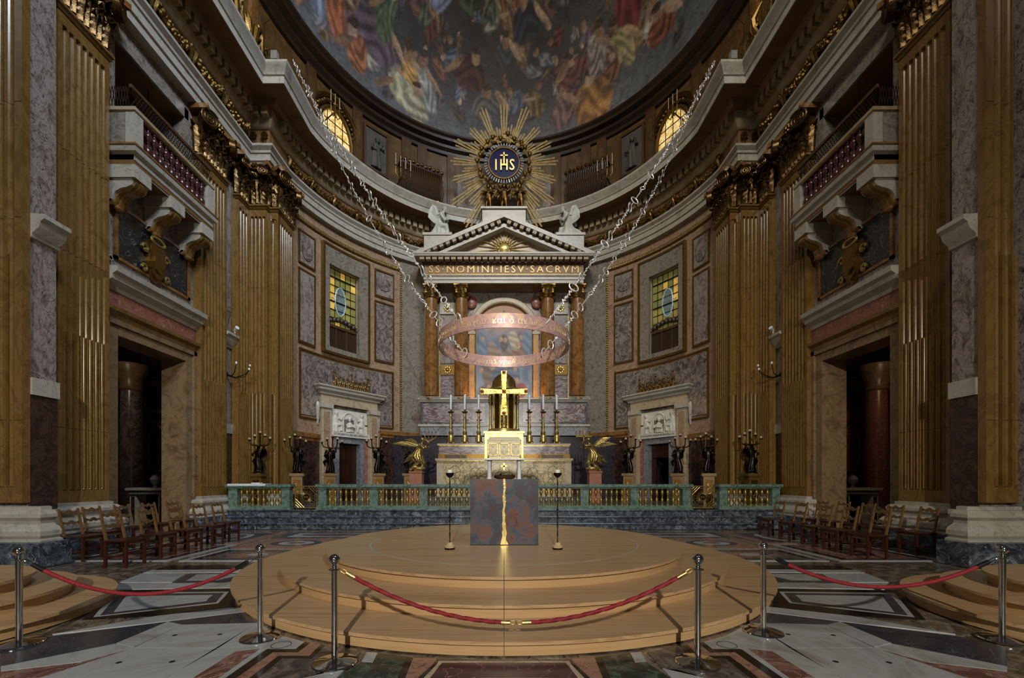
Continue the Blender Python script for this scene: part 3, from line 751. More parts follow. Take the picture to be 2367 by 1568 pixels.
# fresco: painted figures and clouds as a colour layer on the plaster of the half dome
import numpy as np
def make_dome():
    nu, nv = 420, 200
    a = np.linspace(-pi / 2, pi / 2, nu + 1); e = np.linspace(0, R(84), nv + 1)
    A, E = np.meshgrid(a, e)
    Rr = 8.6
    X = Rr * np.cos(E) * np.sin(A); Y = AC + Rr * np.cos(E) * np.cos(A); Z = 19.95 + Rr * np.sin(E)
    V = np.stack([X, Y, Z], -1).reshape(-1, 3)
    idx = np.arange((nu + 1) * (nv + 1)).reshape(nv + 1, nu + 1)
    F = np.stack([idx[:-1, :-1], idx[:-1, 1:], idx[1:, 1:], idx[1:, :-1]], -1).reshape(-1, 4)
    me = bpy.data.meshes.new('ceiling')
    me.from_pydata(V.tolist(), [], F.tolist())
    # painter's coordinates: u along the arc in units of the radius, v up
    U = A * 1.0; W = E * 1.0
    rs = np.random.RandomState(11)
    def noise(freq, seed):
        r = np.random.RandomState(seed); out = np.zeros_like(U)
        for o in range(4):
            f = freq * 2 ** o
            for _ in range(5):
                th = r.rand() * 2 * pi; ph = r.rand() * 2 * pi; k = f * (.6 + .8 * r.rand())
                out += np.sin(k * (U * np.cos(th) + W * np.sin(th)) + ph + 1.5 * np.sin(k * .6 * (U * np.sin(th) - W * np.cos(th)) + ph * 2)) / (5 * 1.7 ** o)
        return out
    n1, n2, n3 = noise(3, 1), noise(5, 2), noise(9, 3)
    def C(h): return np.array(lin(h)[:3])
    base = np.zeros(U.shape + (3,))
    t = np.clip(.5 + .55 * n1, 0, 1)[..., None]
    base[:] = C('#241f1e') * (1 - t) + C('#54483e') * t
    t2 = np.clip(.5 + .7 * n2, 0, 1)[..., None]
    low = np.exp(-(W / .22) ** 2)[..., None]
    sidef = np.clip(np.abs(U) / 1.1, 0, 1)[..., None]
    base = base * (1 - .75 * low) + (C('#5a626c') * t2 + C('#807e80') * (1 - t2)) * .75 * low
    base = base * (1 - .4 * sidef) + (C('#7c8084') * t2 + C('#545e68') * (1 - t2)) * .4 * sidef
    glow = np.exp(-((U / .35) ** 2 + ((W - 1.05) / .3) ** 2))[..., None]
    base = base * (1 - .6 * glow) + C('#a8977a') * .6 * glow
    def blob(u, v, lu, lv, ang, col, fold=16, amp=.45, seed=0, edge=3.0):
        nonlocal base
        h = C(col)
        du = U - u; dv = W - v
        x = du * cos(ang) + dv * sin(ang); y = -du * sin(ang) + dv * cos(ang)
        x = x + .035 * n2 + .018 * n3; y = y + .035 * n1 + .02 * n3
        d = np.sqrt((x / lu) ** 2 + (y / lv) ** 2)
        m = np.clip((1.0 - d) * edge, 0, 1)[..., None]
        f = 1 + amp * np.sin(fold * (y / lv * .5 + .3 * np.sin(3 * x / lu + seed)) + seed) + .22 * n3
        c = np.clip(h[None, None] * f[..., None], 0, 1)
        base = base * (1 - m) + c * m
    skin = ['#b08a68', '#9c7454', '#c09a78', '#8a6448']
    robe = ['#7c7c80', '#9c9282', '#845438', '#6c3830', '#96733e', '#5a6450', '#645660', '#6c788e', '#aaa294', '#7a603c', '#6e4a4a', '#5a4a40', '#4c4444']
    # crowds of small background figures first
    for k in range(430):
        u = rs.uniform(-1.5, 1.5); v = rs.uniform(.12, 1.35)
        if abs(u) < .3 and v < .6 and rs.rand() < .6: continue
        sc = rs.uniform(.022, .06); an = rs.uniform(-1.2, 1.2)
        blob(u, v, sc, sc * 1.7, an, robe[rs.randint(len(robe))], 12, .5, k)
        blob(u + sc * .7 * sin(an), v + sc * 1.5, sc * .42, sc * .5, 0, skin[rs.randint(4)], 3, .3, k, 4)
        if rs.rand() < .6: blob(u + sc * rs.uniform(-1, 1), v + sc * .6, sc * .25, sc * 1.1, an + 1, skin[rs.randint(4)], 3, .25, k, 4)
    # large foreground figures: (u, v, half width, half height, tilt, colour)
    big = [(-1.25, .42, .10, .30, .25, '#8494b0'), (-1.12, .30, .07, .2, .4, '#b0602c'), (-1.33, .22, .07, .15, .1, '#a87444'),
           (-.86, .30, .16, .10, -.3, '#6e5a68'), (-.80, .42, .07, .12, -.2, '#566848'), (-.60, .24, .07, .11, .3, '#b88a3a'),
           (-.62, .12, .16, .08, -.75, '#b8b490'), (-.50, .20, .05, .14, .2, '#a8a8a4'), (-.22, .36, .12, .09, -.3, '#5a3226'), (-.10, .22, .10, .07, .2, '#6e6660'),
           (-.95, .16, .07, .1, .5, '#a4602e'), (-.45, .70, .09, .14, -.4, '#7884a4'), (-.12, .80, .09, .12, .5, '#9a7458'), (.18, .60, .12, .1, .2, '#343a44'),
           (.55, .10, .13, .13, .15, '#a8742c'), (.36, .13, .07, .12, -.2, '#8e6a64'), (.46, .30, .10, .07, .4, '#80463c'), (.60, .34, .07, .13, -.5, '#a8988c'),
           (.86, .48, .09, .22, -.3, '#7e2a24'), (.78, .30, .07, .12, .3, '#a0905c'), (1.12, .34, .15, .09, .35, '#8c9890'), (1.0, .22, .10, .08, .1, '#8c4a2c'),
           (1.02, .55, .06, .12, 0, '#5c7454'), (1.3, .42, .05, .17, -.2, '#b08e60'), (1.2, .62, .08, .14, .2, '#8a4a30'), (.02, .48, .08, .06, 0, '#4c4c50'),
           (-1.1, .72, .12, .1, .3, '#7a6a5a'), (-.75, .85, .12, .08, .1, '#94887c'), (.8, .8, .12, .1, -.2, '#6c6470'), (1.15, .9, .1, .12, .2, '#84503c'), (.3, .95, .1, .07, .2, '#b09878')]
    for k, (u, v, lu, lv, an, c) in enumerate(big):
        blob(u, v, lu, lv, an, c, 13 + k % 6, .42, k * 1.3, 6)
        hx = u - lv * .95 * sin(an); hy = v + lv * .98 * cos(an)
        blob(hx, hy, .034, .042, 0, skin[k % 4], 3, .25, k, 5); blob(hx, hy + .03, .036, .02, 0, '#4a3624', 8, .3, k, 5)
        blob(u + lu * .9 * (1 if k % 2 else -1), v + lv * .35, .022, .085, .8 if k % 2 else -.8, skin[(k + 1) % 4], 3, .25, k, 5)
    g_ = base.mean(-1, keepdims=True); base = base * .8 + g_ * .2
    base *= (.80 + .16 * n3[..., None])
    col = np.concatenate([np.clip(base, 0, 1), np.ones(U.shape + (1,))], -1).reshape(-1, 4).astype(np.float32)
    at = me.color_attributes.new('paint', 'FLOAT_COLOR', 'POINT')
    at.data.foreach_set('color', col.ravel())
    m = bpy.data.materials.new('fresco_paint'); m.use_nodes = True
    nt = m.node_tree; ca = nt.nodes.new('ShaderNodeVertexColor'); ca.layer_name = 'paint'
    nz = nt.nodes.new('ShaderNodeTexNoise'); nz.inputs['Scale'].default_value = 2.6; nz.inputs['Detail'].default_value = 10; nz.inputs['Distortion'].default_value = 1.5
    tc = nt.nodes.new('ShaderNodeTexCoord'); nt.links.new(tc.outputs['Object'], nz.inputs['Vector'])
    mr = nt.nodes.new('ShaderNodeMapRange'); mr.inputs['From Min'].default_value = .3; mr.inputs['From Max'].default_value = .7; mr.inputs['To Min'].default_value = .6; mr.inputs['To Max'].default_value = 1.25
    nt.links.new(nz.outputs['Fac'], mr.inputs['Value'])
    vm = nt.nodes.new('ShaderNodeVectorMath'); vm.operation = 'SCALE'
    nt.links.new(ca.outputs['Color'], vm.inputs[0]); nt.links.new(mr.outputs[0], vm.inputs['Scale'])
    bs = nt.nodes['Principled BSDF']; bs.inputs['Roughness'].default_value = .7
    nt.links.new(vm.outputs[0], bs.inputs['Base Color'])
    me.materials.append(m)
    me.polygons.foreach_set('use_smooth', [True] * len(me.polygons)); me.update()
    o = place(me, 'ceiling'); struct(o, 'half dome frescoed with crowds of painted figures among clouds')
    return o
ceil = make_dome()
# sanctuary floor and the marble steps in front of it
sf = MB()
rows = [(8.9, 13.95)] + [(8.7 * cos(pi * i / 30), AC + 8.7 * sin(pi * i / 30)) for i in range(31)] + [(-8.9, 13.95)]
sf.prism(rows, .0, .576)
sf = struct(sf.build('floor_sanctuary', slate_m), 'raised sanctuary floor of grey marble')
for k, (y0, z0, z1) in enumerate(((13.35, 0, .192), (13.6, .192, .384), (13.85, .384, .576))):
    for i in range(6):
        x0 = -8.92 + i * 17.84 / 6
        m = MB(); pr = [(y0, z0), (y0, z1 - .05), (y0 - .03, z1 - .045), (y0 - .045, z1 - .022), (y0 - .03, z1), (y0 + .6, z1), (y0 + .6, z0)]
        m.prism(pr, x0 + .004, x0 + 17.84 / 6 - .004, 'x').build('step_block', slate_m, sf)
# ================================================================ PILASTERS
def wmb(t):
    """mesh builder in world coordinates for a part of the unrotated thing t"""
    return MB(Matrix.Translation(-Vector(t.location)))
_sh = {}
TS = [-1, -.92, -.7, -.35, 0, .35, .7, .92, 1]
def shaft_mesh(w, pr, nfl, z0, z1, zc, mat):
    key = (round(w, 2), round(pr, 2), nfl, z0, z1, zc)
    if key in _sh: return _sh[key]
    m = MB(); edge = .07 * w; p = (w - 2 * edge) / nfl; fw = .445 * p; D = min(1.0 * fw, pr - .02)
    cols = [(-w / 2, None, 0)]
    for i in range(nfl):
        c = -w / 2 + edge + p * (i + .5)
        for t in TS: cols.append((c + t * fw, t, i))
    cols.append((w / 2, None, 0))
    zb = z0 + .28; zt = z1 - .34
    rws = [(z0, 0, 0), (zb, 0, 0)]
    for q in (0.02, .3, .6, 1.0): rws.append((zb + fw * q, 1, sqrt(max(0, 1 - (1 - q) ** 2))))
    for zj in (2.6,):
        if zj < zc - .2: rws += [(zj - .008, 1, 1.0), (zj, -1, 1.0), (zj + .008, 1, 1.0)]
    rws += [(zc, 1, 1.0), (zc + .03, 2, 1.0)]
    for zj in (6.3, 8.4):
        rws += [(zj - .008, 2, 1.0), (zj, -2, 1.0), (zj + .008, 2, 1.0)]
    for q in (1.0, .6, .3, .02): rws.append((zt - fw * q, 2, sqrt(max(0, 1 - (1 - q) ** 2))))
    rws += [(zt, 0, 0), (z1, 0, 0)]
    G_ = []
    for z, mode, k in rws:
        r = []
        jd = .012 if mode < 0 else 0; mode = abs(mode)
        for x, t, i in cols:
            d = 0
            if t is not None and mode:
                if mode == 2: d = D * sqrt(max(0, k * k - t * t)) if abs(t) < 1 else 0
                else: d = (D * {1: 0, .92: 1.25, .7: .7, .35: .18, 0: 0}[abs(t)]) if k > .9 else D * .4 * (abs(t) < .95) * (1 - k)
            r.append((x, pr - d - jd, z))
        G_.append(r)
    m.grid(G_)
    for sx in (-1, 1): m.grid([[(sx * w / 2, 0, z0), (sx * w / 2, pr, z0)], [(sx * w / 2, 0, z1), (sx * w / 2, pr, z1)]])
    me = m.mesh('shaft', mat); _sh[key] = me
    return me
def leaf_mesh(w, h, out, mat, name='acanthus_leaf'):
    rows = []; NR = 13
    for i in range(NR):
        t = i / (NR - 1); ww = w / 2 * (.7 + .5 * sin(pi * min(1, t * 1.1))) * (1.08 if i % 3 == 0 else .66 if i % 3 == 2 else .9) * (1.0 if t < .84 else 1 - (t - .84) * 3.5)
        if t < .78: z, y = h * t / .78 * .92, out * .35 * (t / .78) ** 1.6
        else:
            q = (t - .78) / .22 * 2.6; z, y = h * (.92 + .1 * sin(q)), out * (.35 + .5 * (1 - cos(q)) * .65)
        r = []
        for k in range(7):
            u = -1 + k / 3
            r.append((u * ww, y + .06 * (1 - u * u) + (.035 if k == 3 else -.012 if k % 2 else .012), z - .09 * abs(u) * h * (t > .3)))
        rows.append(r)
    m = MB(); m.slab(rows, (0, -.025, 0))
    return m.mesh(name, mat, True, .5)
def volute_mesh(r, mat, th=.16):
    m = MB()
    disc = [(r * .92 * cos(a * pi / 10), r * .92 * sin(a * pi / 10)) for a in range(20)]
    m.prism(disc, -th, 0, 'y')
    pts = []; rr = []
    for k in range(44):
        a = k * .42; q = r * (1 - k / 46)
        pts.append((q * cos(a + .6), .01, q * sin(a + .6))); rr.append(max(.012, .028 * (1 - k / 60)))
    m.tube(pts, rr, 5); m.sphere((0, .0, 0), r * .14, r * .14, r * .14, 8, 5)
    return m.mesh('volute', mat, True)
_lf = {}
def capital(par, w, pr, z, mat, h=1.43):
    """composite capital: bell, two tiers of leaves, corner volutes, abacus"""
    m = MB()
    m.add([(-w / 2, 0, z), (w / 2, 0, z), (w / 2, pr, z), (-w / 2, pr, z), (-w * .53, 0, z + h * .82), (w * .53, 0, z + h * .82), (w * .53, pr + .1, z + h * .82), (-w * .53, pr + .1, z + h * .82)],
          [(0, 1, 5, 4), (1, 2, 6, 5), (2, 3, 7, 6), (3, 0, 4, 7), (4, 5, 6, 7)])
    m.box(-w * .5, w * .5, 0, pr + .16, z + h * .68, z + h * .76)
    cp = m.build('capital', mat, par)
    def leaf(hh, ww, out):
        k = (round(hh, 2), round(ww, 2), mat.name)
        if k not in _lf: _lf[k] = leaf_mesh(ww, hh, out, mat)
        return _lf[k]
    n = max(1, round(w / .27)); lw = w / n
    for i in range(n): place(leaf(h * .42, lw * 1.0, .22), 'acanthus_leaf', cp, (-w / 2 + lw * (i + .5), pr, z + .02))
    n2 = max(1, n - 1) if n > 1 else 1
    for i in range(n2): place(leaf(h * .66, lw * 1.0, .26), 'acanthus_leaf', cp, (-w / 2 + w / (n2 + 1) * (i + 1) if n > 1 else 0, pr - .01, z + .04))
    for sx in (-1, 1): place(leaf(h * .6, .3, .2), 'acanthus_leaf', cp, (sx * w / 2, pr * .5, z + .04), (0, 0, -sx * pi / 2))
    vr = min(.27, w * .28)
    key = (round(vr, 2), mat.name)
    if key not in _lf: _lf[key] = volute_mesh(vr, mat)
    for sx in (-1, 1): place(_lf[key], 'volute', cp, (sx * (w / 2 + .02), pr + .28, z + h * .76), (0, 0, -sx * R(28)), (-sx, 1, 1))
    ab = w / 2 + .2
    fr = [(-ab, pr + .34), (-ab * .55, pr + .2), (0, pr + .14), (ab * .55, pr + .2), (ab, pr + .34)]
    MB().prism([(-ab, 0)] + fr + [(ab, 0)], z + h * .9, z + h).build('abacus', giallo_dark if mat is not gold else mat, cp)
    m = MB()
    for q in range(6): m.sphere((.09 * cos(q * pi / 3), pr + .2, z + h * .9 + .09 * sin(q * pi / 3)), .06, .05, .06, 6, 4)
    m.sphere((0, pr + .24, z + h * .9), .05, None, None, 6, 4)
    m.build('rosette', mat, cp, True)
    rn = random.Random(int(w * 100)); m = MB()
    for q in range(int(w * 46)):
        xx = rn.uniform(-w * .52, w * .52); zz = z + h * rn.uniform(.3, .88); m.tube([(xx, pr + .05, zz), (xx + rn.uniform(-.05, .05), pr + .16 + .08 * rn.random(), zz + .07), (xx + rn.uniform(-.07, .07), pr + .2, zz - .02)], [.025, .03, .012], 5)
    o = m.build('tendrils', mat, cp, True); o['kind'] = 'stuff'
    return cp
BASEP = [(.0, 1.04), (.05, 1.03), (.05, .97), (.1, .96), (.16, .9), (.16, .84), (.1, .78), (.1, .73), (.13, .7), (.2, .66), (.24, .6), (.24, .52), (.2, .47), (.26, .45)]
def pilaster(label, loc, nrm, w, pr, nfl, z0=1.02, z1=11.27, zc=4.6, cap=True, base=True, capmat=None, plinth=.26, bx=0.0):
    th = math.atan2(-nrm[0], nrm[1])
    t = thing('pilaster', label, 'pilaster', (loc[0], loc[1], 0), th)
    place(shaft_mesh(w, pr, nfl, z0, z1, zc, giallo), 'shaft', t)
    u = [(-w / 2, 0), (-w / 2, pr), (w / 2, pr), (w / 2, 0)]
    if base:
        u0 = u; u = [(p[0] + math.copysign(bx, p[0]), p[1]) for p in u]
        if bx: MB().box(-w / 2 - bx, w / 2 + bx, 0, pr, .4, 1.03).build('base_core', white_m, t)
        MB().sweep(u, [(-.02, 1.04)] + BASEP + [(.26, .42), (-.02, .42)]).build('base_moulding', white_m, t, True, ang=.5)
        MB().sweep(u, [(-.02, .42), (plinth, .42), (plinth, 0), (-.02, 0)]).build('plinth', slate_m, t)
        u = u0
    MB().sweep(u, [(-.02, z1 - .1), (.02, z1 - .1), (.05, z1 - .06), (.02, z1 - .03), (.07, z1), (.07, z1 + .05), (-.02, z1 + .05)]).build('astragal', giallo, t, True, ang=.5)
    if cap: capital(t, w, pr, z1 + .05, capmat or capital_gilt, 12.7 - z1 - .05)
    return t
for s, nm in ((-1, 'left'), (1, 'right')):
    n = (-s, 0)
    pilaster('wide fluted yellow marble pilaster beside the %s side door, nearer the camera' % nm, (s * WX, 9.4), n, 1.15, WX - PX, 7)
    pilaster('fluted yellow marble pilaster between the %s side door and the altar rail' % nm, (s * WX, 13.6), n, 1.2, WX - PX, 7)
    pilaster('tall fluted pilaster of the crossing pier at the %s edge of the picture' % nm, (s * 9.69, 8.0), (0, -1), 1.86, .14, 9, z0=1.1, zc=5.6, cap=False, plinth=.42, bx=.35)
    # pier at the mouth of the apse
    mb = MB(); mb.box(min(s * 9.35, s * 8.4), max(s * 9.35, s * 8.4), 15.6, 16.6, 0, 12.72); mb.box(min(s * 9.4, s * 9.2), max(s * 9.4, s * 9.2), 14.8, 15.7, 0, 12.72)
    struct(mb.build('wall_pier_' + nm, giallo), 'yellow marble pier core at the mouth of the apse')
    pilaster('slim fluted return of the %s apse pier facing across the choir' % nm, (s * 9.25, 15.11), n, .58, .16, 3, capmat=capital_gilt)
    pilaster('fluted front of the %s apse pier facing the nave' % nm, (s * 8.77, 15.6), (0, -1), .64, .19, 4, capmat=capital_gilt)
    pilaster('narrow inner strip of the %s apse pier with a single flute' % nm, (s * 8.29, 15.75), (0, -1), .3, .17, 1, capmat=capital_gilt)
    pilaster('fluted inner flank of the %s apse pier beside the curved wall' % nm, (s * 8.3, 16.16), n, 1.1, .16, 6, capmat=capital_gilt)
# near crossing piers: wall behind the edge pilasters
for s, nm in ((-1, 'left'), (1, 'right')):
    mb = MB(); mb.box(min(s * 8.8, s * 12.5), max(s * 8.8, s * 12.5), 8.0, 8.5, 0, 13)
    struct(mb.build('wall_crossing_' + nm, breccia), 'marble wall of the crossing pier')

# ================================================================ BALCONIES
bal_prof = [(.075, 0), (.075, .06), (.045, .09), (.05, .12), (.085, .2), (.09, .26), (.06, .36), (.035, .42), (.055, .45), (.035, .48), (.06, .54), (.085, .62), (.08, .68), (.045, .74), (.05, .78), (.075, .79), (.075, .83)]
bal_me = MB().lathe(bal_prof, 10).mesh('baluster', G('purple_baluster_marble', [(.3, '#2a1414'), (.6, '#4e2a28'), (.85, '#381c1c')], 5, 8, 2, .22), True)
for s, nm in ((-1, 'left'), (1, 'right')):
    b = thing('balcony', 'marble singers balcony with purple balusters and lattice screen on the %s wall' % nm, 'balcony', (s * WX, 11.45, 9.0))
    def wb_(name, mat, x0, x1, y0, y1, z0, z1, par=b): return wmb(b).box(min(s * x0, s * x1), max(s * x0, s * x1), y0, y1, z0, z1).build(name, mat, par)
    path = [(s * WX, 10.1), (s * 8.62, 10.1), (s * 8.62, 12.86), (s * WX, 12.86)]
    if s < 0: path = path[::-1]
    wmb(b).sweep(path, [(-.1, 8.9), (-.06, 8.86), (-.06, 9.0), (-.02, 9.02), (-.02, 9.14), (.06, 9.18), (.08, 9.26), (.08, 9.3), (-.1, 9.32)]).build('slab_moulding', white_m, b, True, ang=.5)
    wb_('slab', soffit_m, 8.66, WX, 10.12, 12.84, 8.9, 9.28)
    wmb(b).sweep(path, [(-.06, 9.3), (.1, 9.3), (.1, 9.34), (-.06, 9.34)]).build('slab_fillet', giallo_dark, b)
    wmb(b).sweep(path, [(-.16, 10.12), (-.02, 10.12), (.02, 10.16), (.02, 10.24), (-.16, 10.26)]).build('hand_rail', cornice_m, b)
    for y0, y1 in ((10.1, 10.34), (12.6, 12.86)): wb_('end_pedestal', white_m, 8.62, 8.84, y0, y1, 9.34, 10.12)
    wb_('side_panel', breccia_grey, 8.84, WX, 10.11, 10.2, 9.34, 10.12); wb_('side_panel', breccia_grey, 8.84, WX, 12.74, 12.87, 9.34, 10.12)
    for k in range(12): place(bal_me, 'baluster', b, (s * 8.73 - s * WX, 10.42 + k * .187 - 11.45, 9.32 - 9.0), None, (1, 1, .96))
    # lattice screen standing on the rail
    fr = wb_('screen_frame', wood_brown, 8.68, 8.74, 10.08, 12.84, 10.68, 10.76)
    m = wmb(b)
    for k in range(34):
        y0 = 10.1 + k * .081
        for sg in (-1, 1):
            ya, yb = (y0, y0 + .22) if sg > 0 else (y0 + .22, y0)
            if max(ya, yb) > 12.84: continue
            m.tube([(s * (8.7 + .006 * sg), ya, 10.26), (s * (8.7 + .006 * sg), yb, 10.7)], .011, 4)
    m.build('lattice', lattice_m, b)
    m = wmb(b)
    for k in range(9):
        for sg in (-1, 1):
            xa = 8.74 + k * .065
            m.tube([(s * xa, 10.08 + .006 * sg, 10.26 if sg > 0 else 10.7), (s * (xa + .07), 10.08 + .006 * sg, 10.7 if sg > 0 else 10.26)], .011, 4)
    m.build('lattice', lattice_m, b)
    # scrolled consoles
    S_ = [(0, 8.6), (.62, 8.6), (.66, 8.53), (.62, 8.45), (.5, 8.4), (.36, 8.37), (.24, 8.3), (.19, 8.22), (.18, 8.14), (.13, 8.07), (.06, 8.05), (0, 8.1)]
    for y in (10.34, 11.45, 12.6):
        c = wb_('console', white_m, 8.62, WX, y - .24, y + .24, 8.6, 8.9)
        for q, (w_, dz, mt_) in enumerate(((.2, 0, white_m), (.15, .035, giallo), (.06, .06, giallo))):
            pts = [(s * (WX - p - (dz if 0 < i < 11 else 0)), z - dz * (1 if 3 < i < 11 else 0)) for i, (p, z) in enumerate(S_)]
            vs = [(p[0], y - w_, p[1]) for p in pts] + [(p[0], y + w_, p[1]) for p in pts]; L = len(pts)
            wmb(b).add(vs, [tuple(range(L)), tuple(range(L, 2 * L))] + [(i, (i + 1) % L, L + (i + 1) % L, L + i) for i in range(L)]).build('console_body' if q == 0 else 'console_scroll', mt_, c, True, ang=.6)
        m = wmb(b); m.tube([(s * (WX - .12), y - .2, 8.06), (s * (WX - .12), y + .2, 8.06)], .07, 8); m.sphere((s * (WX - .14), y, 8.0), .09, .13, .08, 8, 6)
        m.build('console_drop', giallo_dark, c, True)
    # gilt cartouche over the door
    c = thing('cartouche', 'gilded scrolled cartouche on the black panel over the %s side door' % nm, 'cartouche', (s * WX, 11.5, 7.35))
    m = wmb(c)
    sh = [(-.3, 7.75), (-.24, 7.45), (-.3, 7.2), (-.2, 6.9), (0, 6.74), (.2, 6.9), (.3, 7.2), (.24, 7.45), (.3, 7.75), (0, 7.86)]
    for q, (k, o) in enumerate(((1, .1), (.86, .17), (.6, .22))):
        pts = [(11.5 + a * k, 7.35 + (z - 7.35) * k) for a, z in sh]
        m.prism(pts, min(s * (WX - o), s * WX), max(s * (WX - o), s * WX), 'x')
    m.build('shield', gold_dim, c, True, ang=.5)
    wmb(c).tube([(s * (WX - .16), 11.5 + .22 * cos(q * pi / 8), 7.84 + .09 * sin(q * pi / 8)) for q in range(16)], .035, 6, closed=True).build('crown_ring', gold, c, True)
    for sy in (-1, 1):
        wmb(c).tube([(s * (WX - .1), 11.5 + sy * (.34 + .11 * (1 - q / 13) * cos(q * .55)), 7.5 + .14 * (1 - q / 13) * sin(q * .55)) for q in range(12)], .045, 6).build('scroll', gold, c, True)
        wmb(c).tube([(s * (WX - .1), 11.5 + sy * (.36 + .09 * (1 - q / 13) * cos(q * .55)), 6.98 + .12 * (1 - q / 13) * sin(q * .55)) for q in range(12)], .04, 6).build('scroll', gold, c, True)
    # small white notice in the gallery opening
    g = thing('wall_sign', 'small white rectangular notice inside the %s gallery opening' % nm, 'sign', (s * (WX + .3), 11.75, 11.0))
    wmb(g).box(min(s * (WX + .28), s * (WX + .33)), max(s * (WX + .28), s * (WX + .33)), 11.6, 11.9, 10.94, 11.08).build('plate', white_paint, g)
    wmb(g).tube([(s * (WX + .31), 11.75, 11.08), (s * (WX + .31), 11.75, 12.13)], .008, 5).build('hanger', iron, g)
# ================================================================ ROUND OAK PLATFORMS
def ring_sector(mb, r0, r1, a0, a1, z0, z1, n=10):
    rows = []
    for i in range(n + 1):
        a = a0 + (a1 - a0) * i / n
        c, s_ = cos(a), sin(a)
        rows.append([(r0 * c, r0 * s_, z0), (r1 * c, r1 * s_, z0), (r1 * c, r1 * s_, z1), (r0 * c, r0 * s_, z1)])
    mb.grid(rows, cu=True); mb.add(rows[0], [(0, 1, 2, 3)]); mb.add(rows[-1], [(3, 2, 1, 0)])
    return mb
def platform(label, loc, radii, hs, lip=.05, n=8, inlay=None):
    t = thing('round_platform', label, 'platform', (loc[0], loc[1], 0))
    for k, (r, h) in enumerate(zip(radii, hs)):
        zb = hs[k - 1] if k else 0
        inner = radii[k + 1] - .25 if k + 1 < len(radii) else 0
        for i in range(n):
            a0 = -pi / 2 + 2 * pi * i / n; a1 = a0 + 2 * pi / n; g = .003 / r
            ring_sector(MB(), r - .12, r - lip, a0 + g, a1 - g, zb, h - .044, 14).build('riser_board', oak_edge, t, True, ang=.6)
            if inner or not inlay:
                ring_sector(MB(), max(inner, .0), r, a0 + g, a1 - g, h - .032, h, 14).build('tread_board', oak, t, True, ang=.6)
            else:
                ring_sector(MB(), inlay + .03, r, a0 + g, a1 - g, h - .032, h, 14).build('tread_board', oak, t, True, ang=.6)
                ring_sector(MB(), .01, inlay - .03, a0 + g * 1.6, a1 - g * 1.6, h - .032, h, 10).build('top_board', oak, t, True, ang=.6)
                ring_sector(MB(), inlay - .027, inlay + .027, a0 + g, a1 - g, h - .032, h + .001, 14).build('inlay_strip', cream_m, t, True, ang=.6)
    return t
PC = (0, 7.85)
platform('large three-stepped round oak platform carrying the cube altar', PC, (4.2, 3.62, 3.0), (.14, .28, .42), inlay=2.32)
platform('smaller stepped round oak platform at the left edge behind the rope', (-6.4, 4.5), (1.78, 1.4, 1.05), (.14, .28, .42))
platform('smaller stepped round oak platform at the right edge behind the rope', (6.6, 4.55), (1.8, 1.42, 1.06), (.14, .28, .42))
# ================================================================ CUBE ALTAR
t = thing('cube_altar', 'square patinated bronze altar block split by a jagged gold seam', 'altar', (0.005, 7.8, .42))
m = MB(); b_ = .006
m.box(-.57, .57, -.55, .55, 0, 1.11); m.build('block', patina, t)
seam = [(1110, 1163, 1167.5), (1130, 1164, 1169), (1142, 1163, 1167), (1150, 1161, 1168), (1162, 1163, 1169), (1172, 1163.5, 1168), (1182, 1161, 1166), (1192, 1161.5, 1168), (1204, 1162, 1167), (1212, 1160.5, 1169), (1224, 1162, 1169), (1232, 1160, 1171.5), (1240, 1161, 1170), (1248, 1159, 1169), (1261, 1156, 1176)]
def sq(px, py): return ((px - 1165.5) * .00725, (1261 - py) * .00733)
pts = [sq(l, y) for y, l, r in seam] + [sq(r, y) for y, l, r in seam[::-1]]
pts[0] = (pts[0][0], 1.11); pts[-1] = (pts[-1][0], 1.11)
MB().prism(pts, -.5545, -.549, 'y').build('gold_seam', gold_bright, t)
MB().prism([(-.016, -.55), (.016, -.55), (.03, -.2), (.012, .1), (.02, .55), (-.02, .55), (-.01, .1), (-.025, -.2)], 1.109, 1.1135).build('gold_seam', gold_bright, t)
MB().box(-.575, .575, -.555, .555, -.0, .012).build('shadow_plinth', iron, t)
# casket on a small table standing on the cube
t = thing('altar_stand', 'small white table on two round legs standing on the cube altar', 'stand', (0.005, 7.72, 1.53))
MB().box(-.355, .355, -.2, .2, .335, .362).build('table_top', white_paint, t)
for s in (-1, 1):
    for y in (-.1, .12): MB().lathe([(.043, 0), (.043, .012), (.037, .016), (.034, .32), (.04, .335)], 16, (s * .262, y, 0)).build('leg', white_paint, t, True)
c = thing('reliquary_casket', 'carved pale alabaster reliquary casket with sloping lid on the white table', 'casket', (0.005, 7.72, 1.892))
MB().box(-.31, .31, -.16, .16, .0, .012).build('foot_plate', gold, c)
MB().box(-.3, .3, -.15, .15, .012, .31).build('chest', ivory_box, c)
m = MB(); m.add([(-.305, -.155, .31), (.305, -.155, .31), (.305, .155, .31), (-.305, .155, .31), (-.255, -.07, .385), (.255, -.07, .385), (.255, .07, .385), (-.255, .07, .385)], [(0, 1, 5, 4), (1, 2, 6, 5), (2, 3, 7, 6), (3, 0, 4, 7), (4, 5, 6, 7), (3, 2, 1, 0)])
m.build('lid', ivory_box, c)
for x in (-.2, 0, .2):
    m = MB()
    for (x0, x1, z0, z1) in ((-.085, .085, .05, .062), (-.085, .085, .255, .267), (-.085, -.073, .05, .267), (.073, .085, .05, .267)): m.box(x + x0, x + x1, -.162, -.149, z0, z1)
    m.build('panel_frame', gold, c)
    m = MB()
    m.sphere((x, -.15, .215), .022, .014, .026, 8, 6); m.lathe([(.03, .07), (.045, .1), (.034, .16), (.028, .19)], 8, (x, -.148, 0), 1, .35)
    for q in (-1, 1): m.sphere((x + q * .045, -.15, .14), .018, .01, .045, 6, 5)
    m.build('relief_figure', ivory_box, c, True)
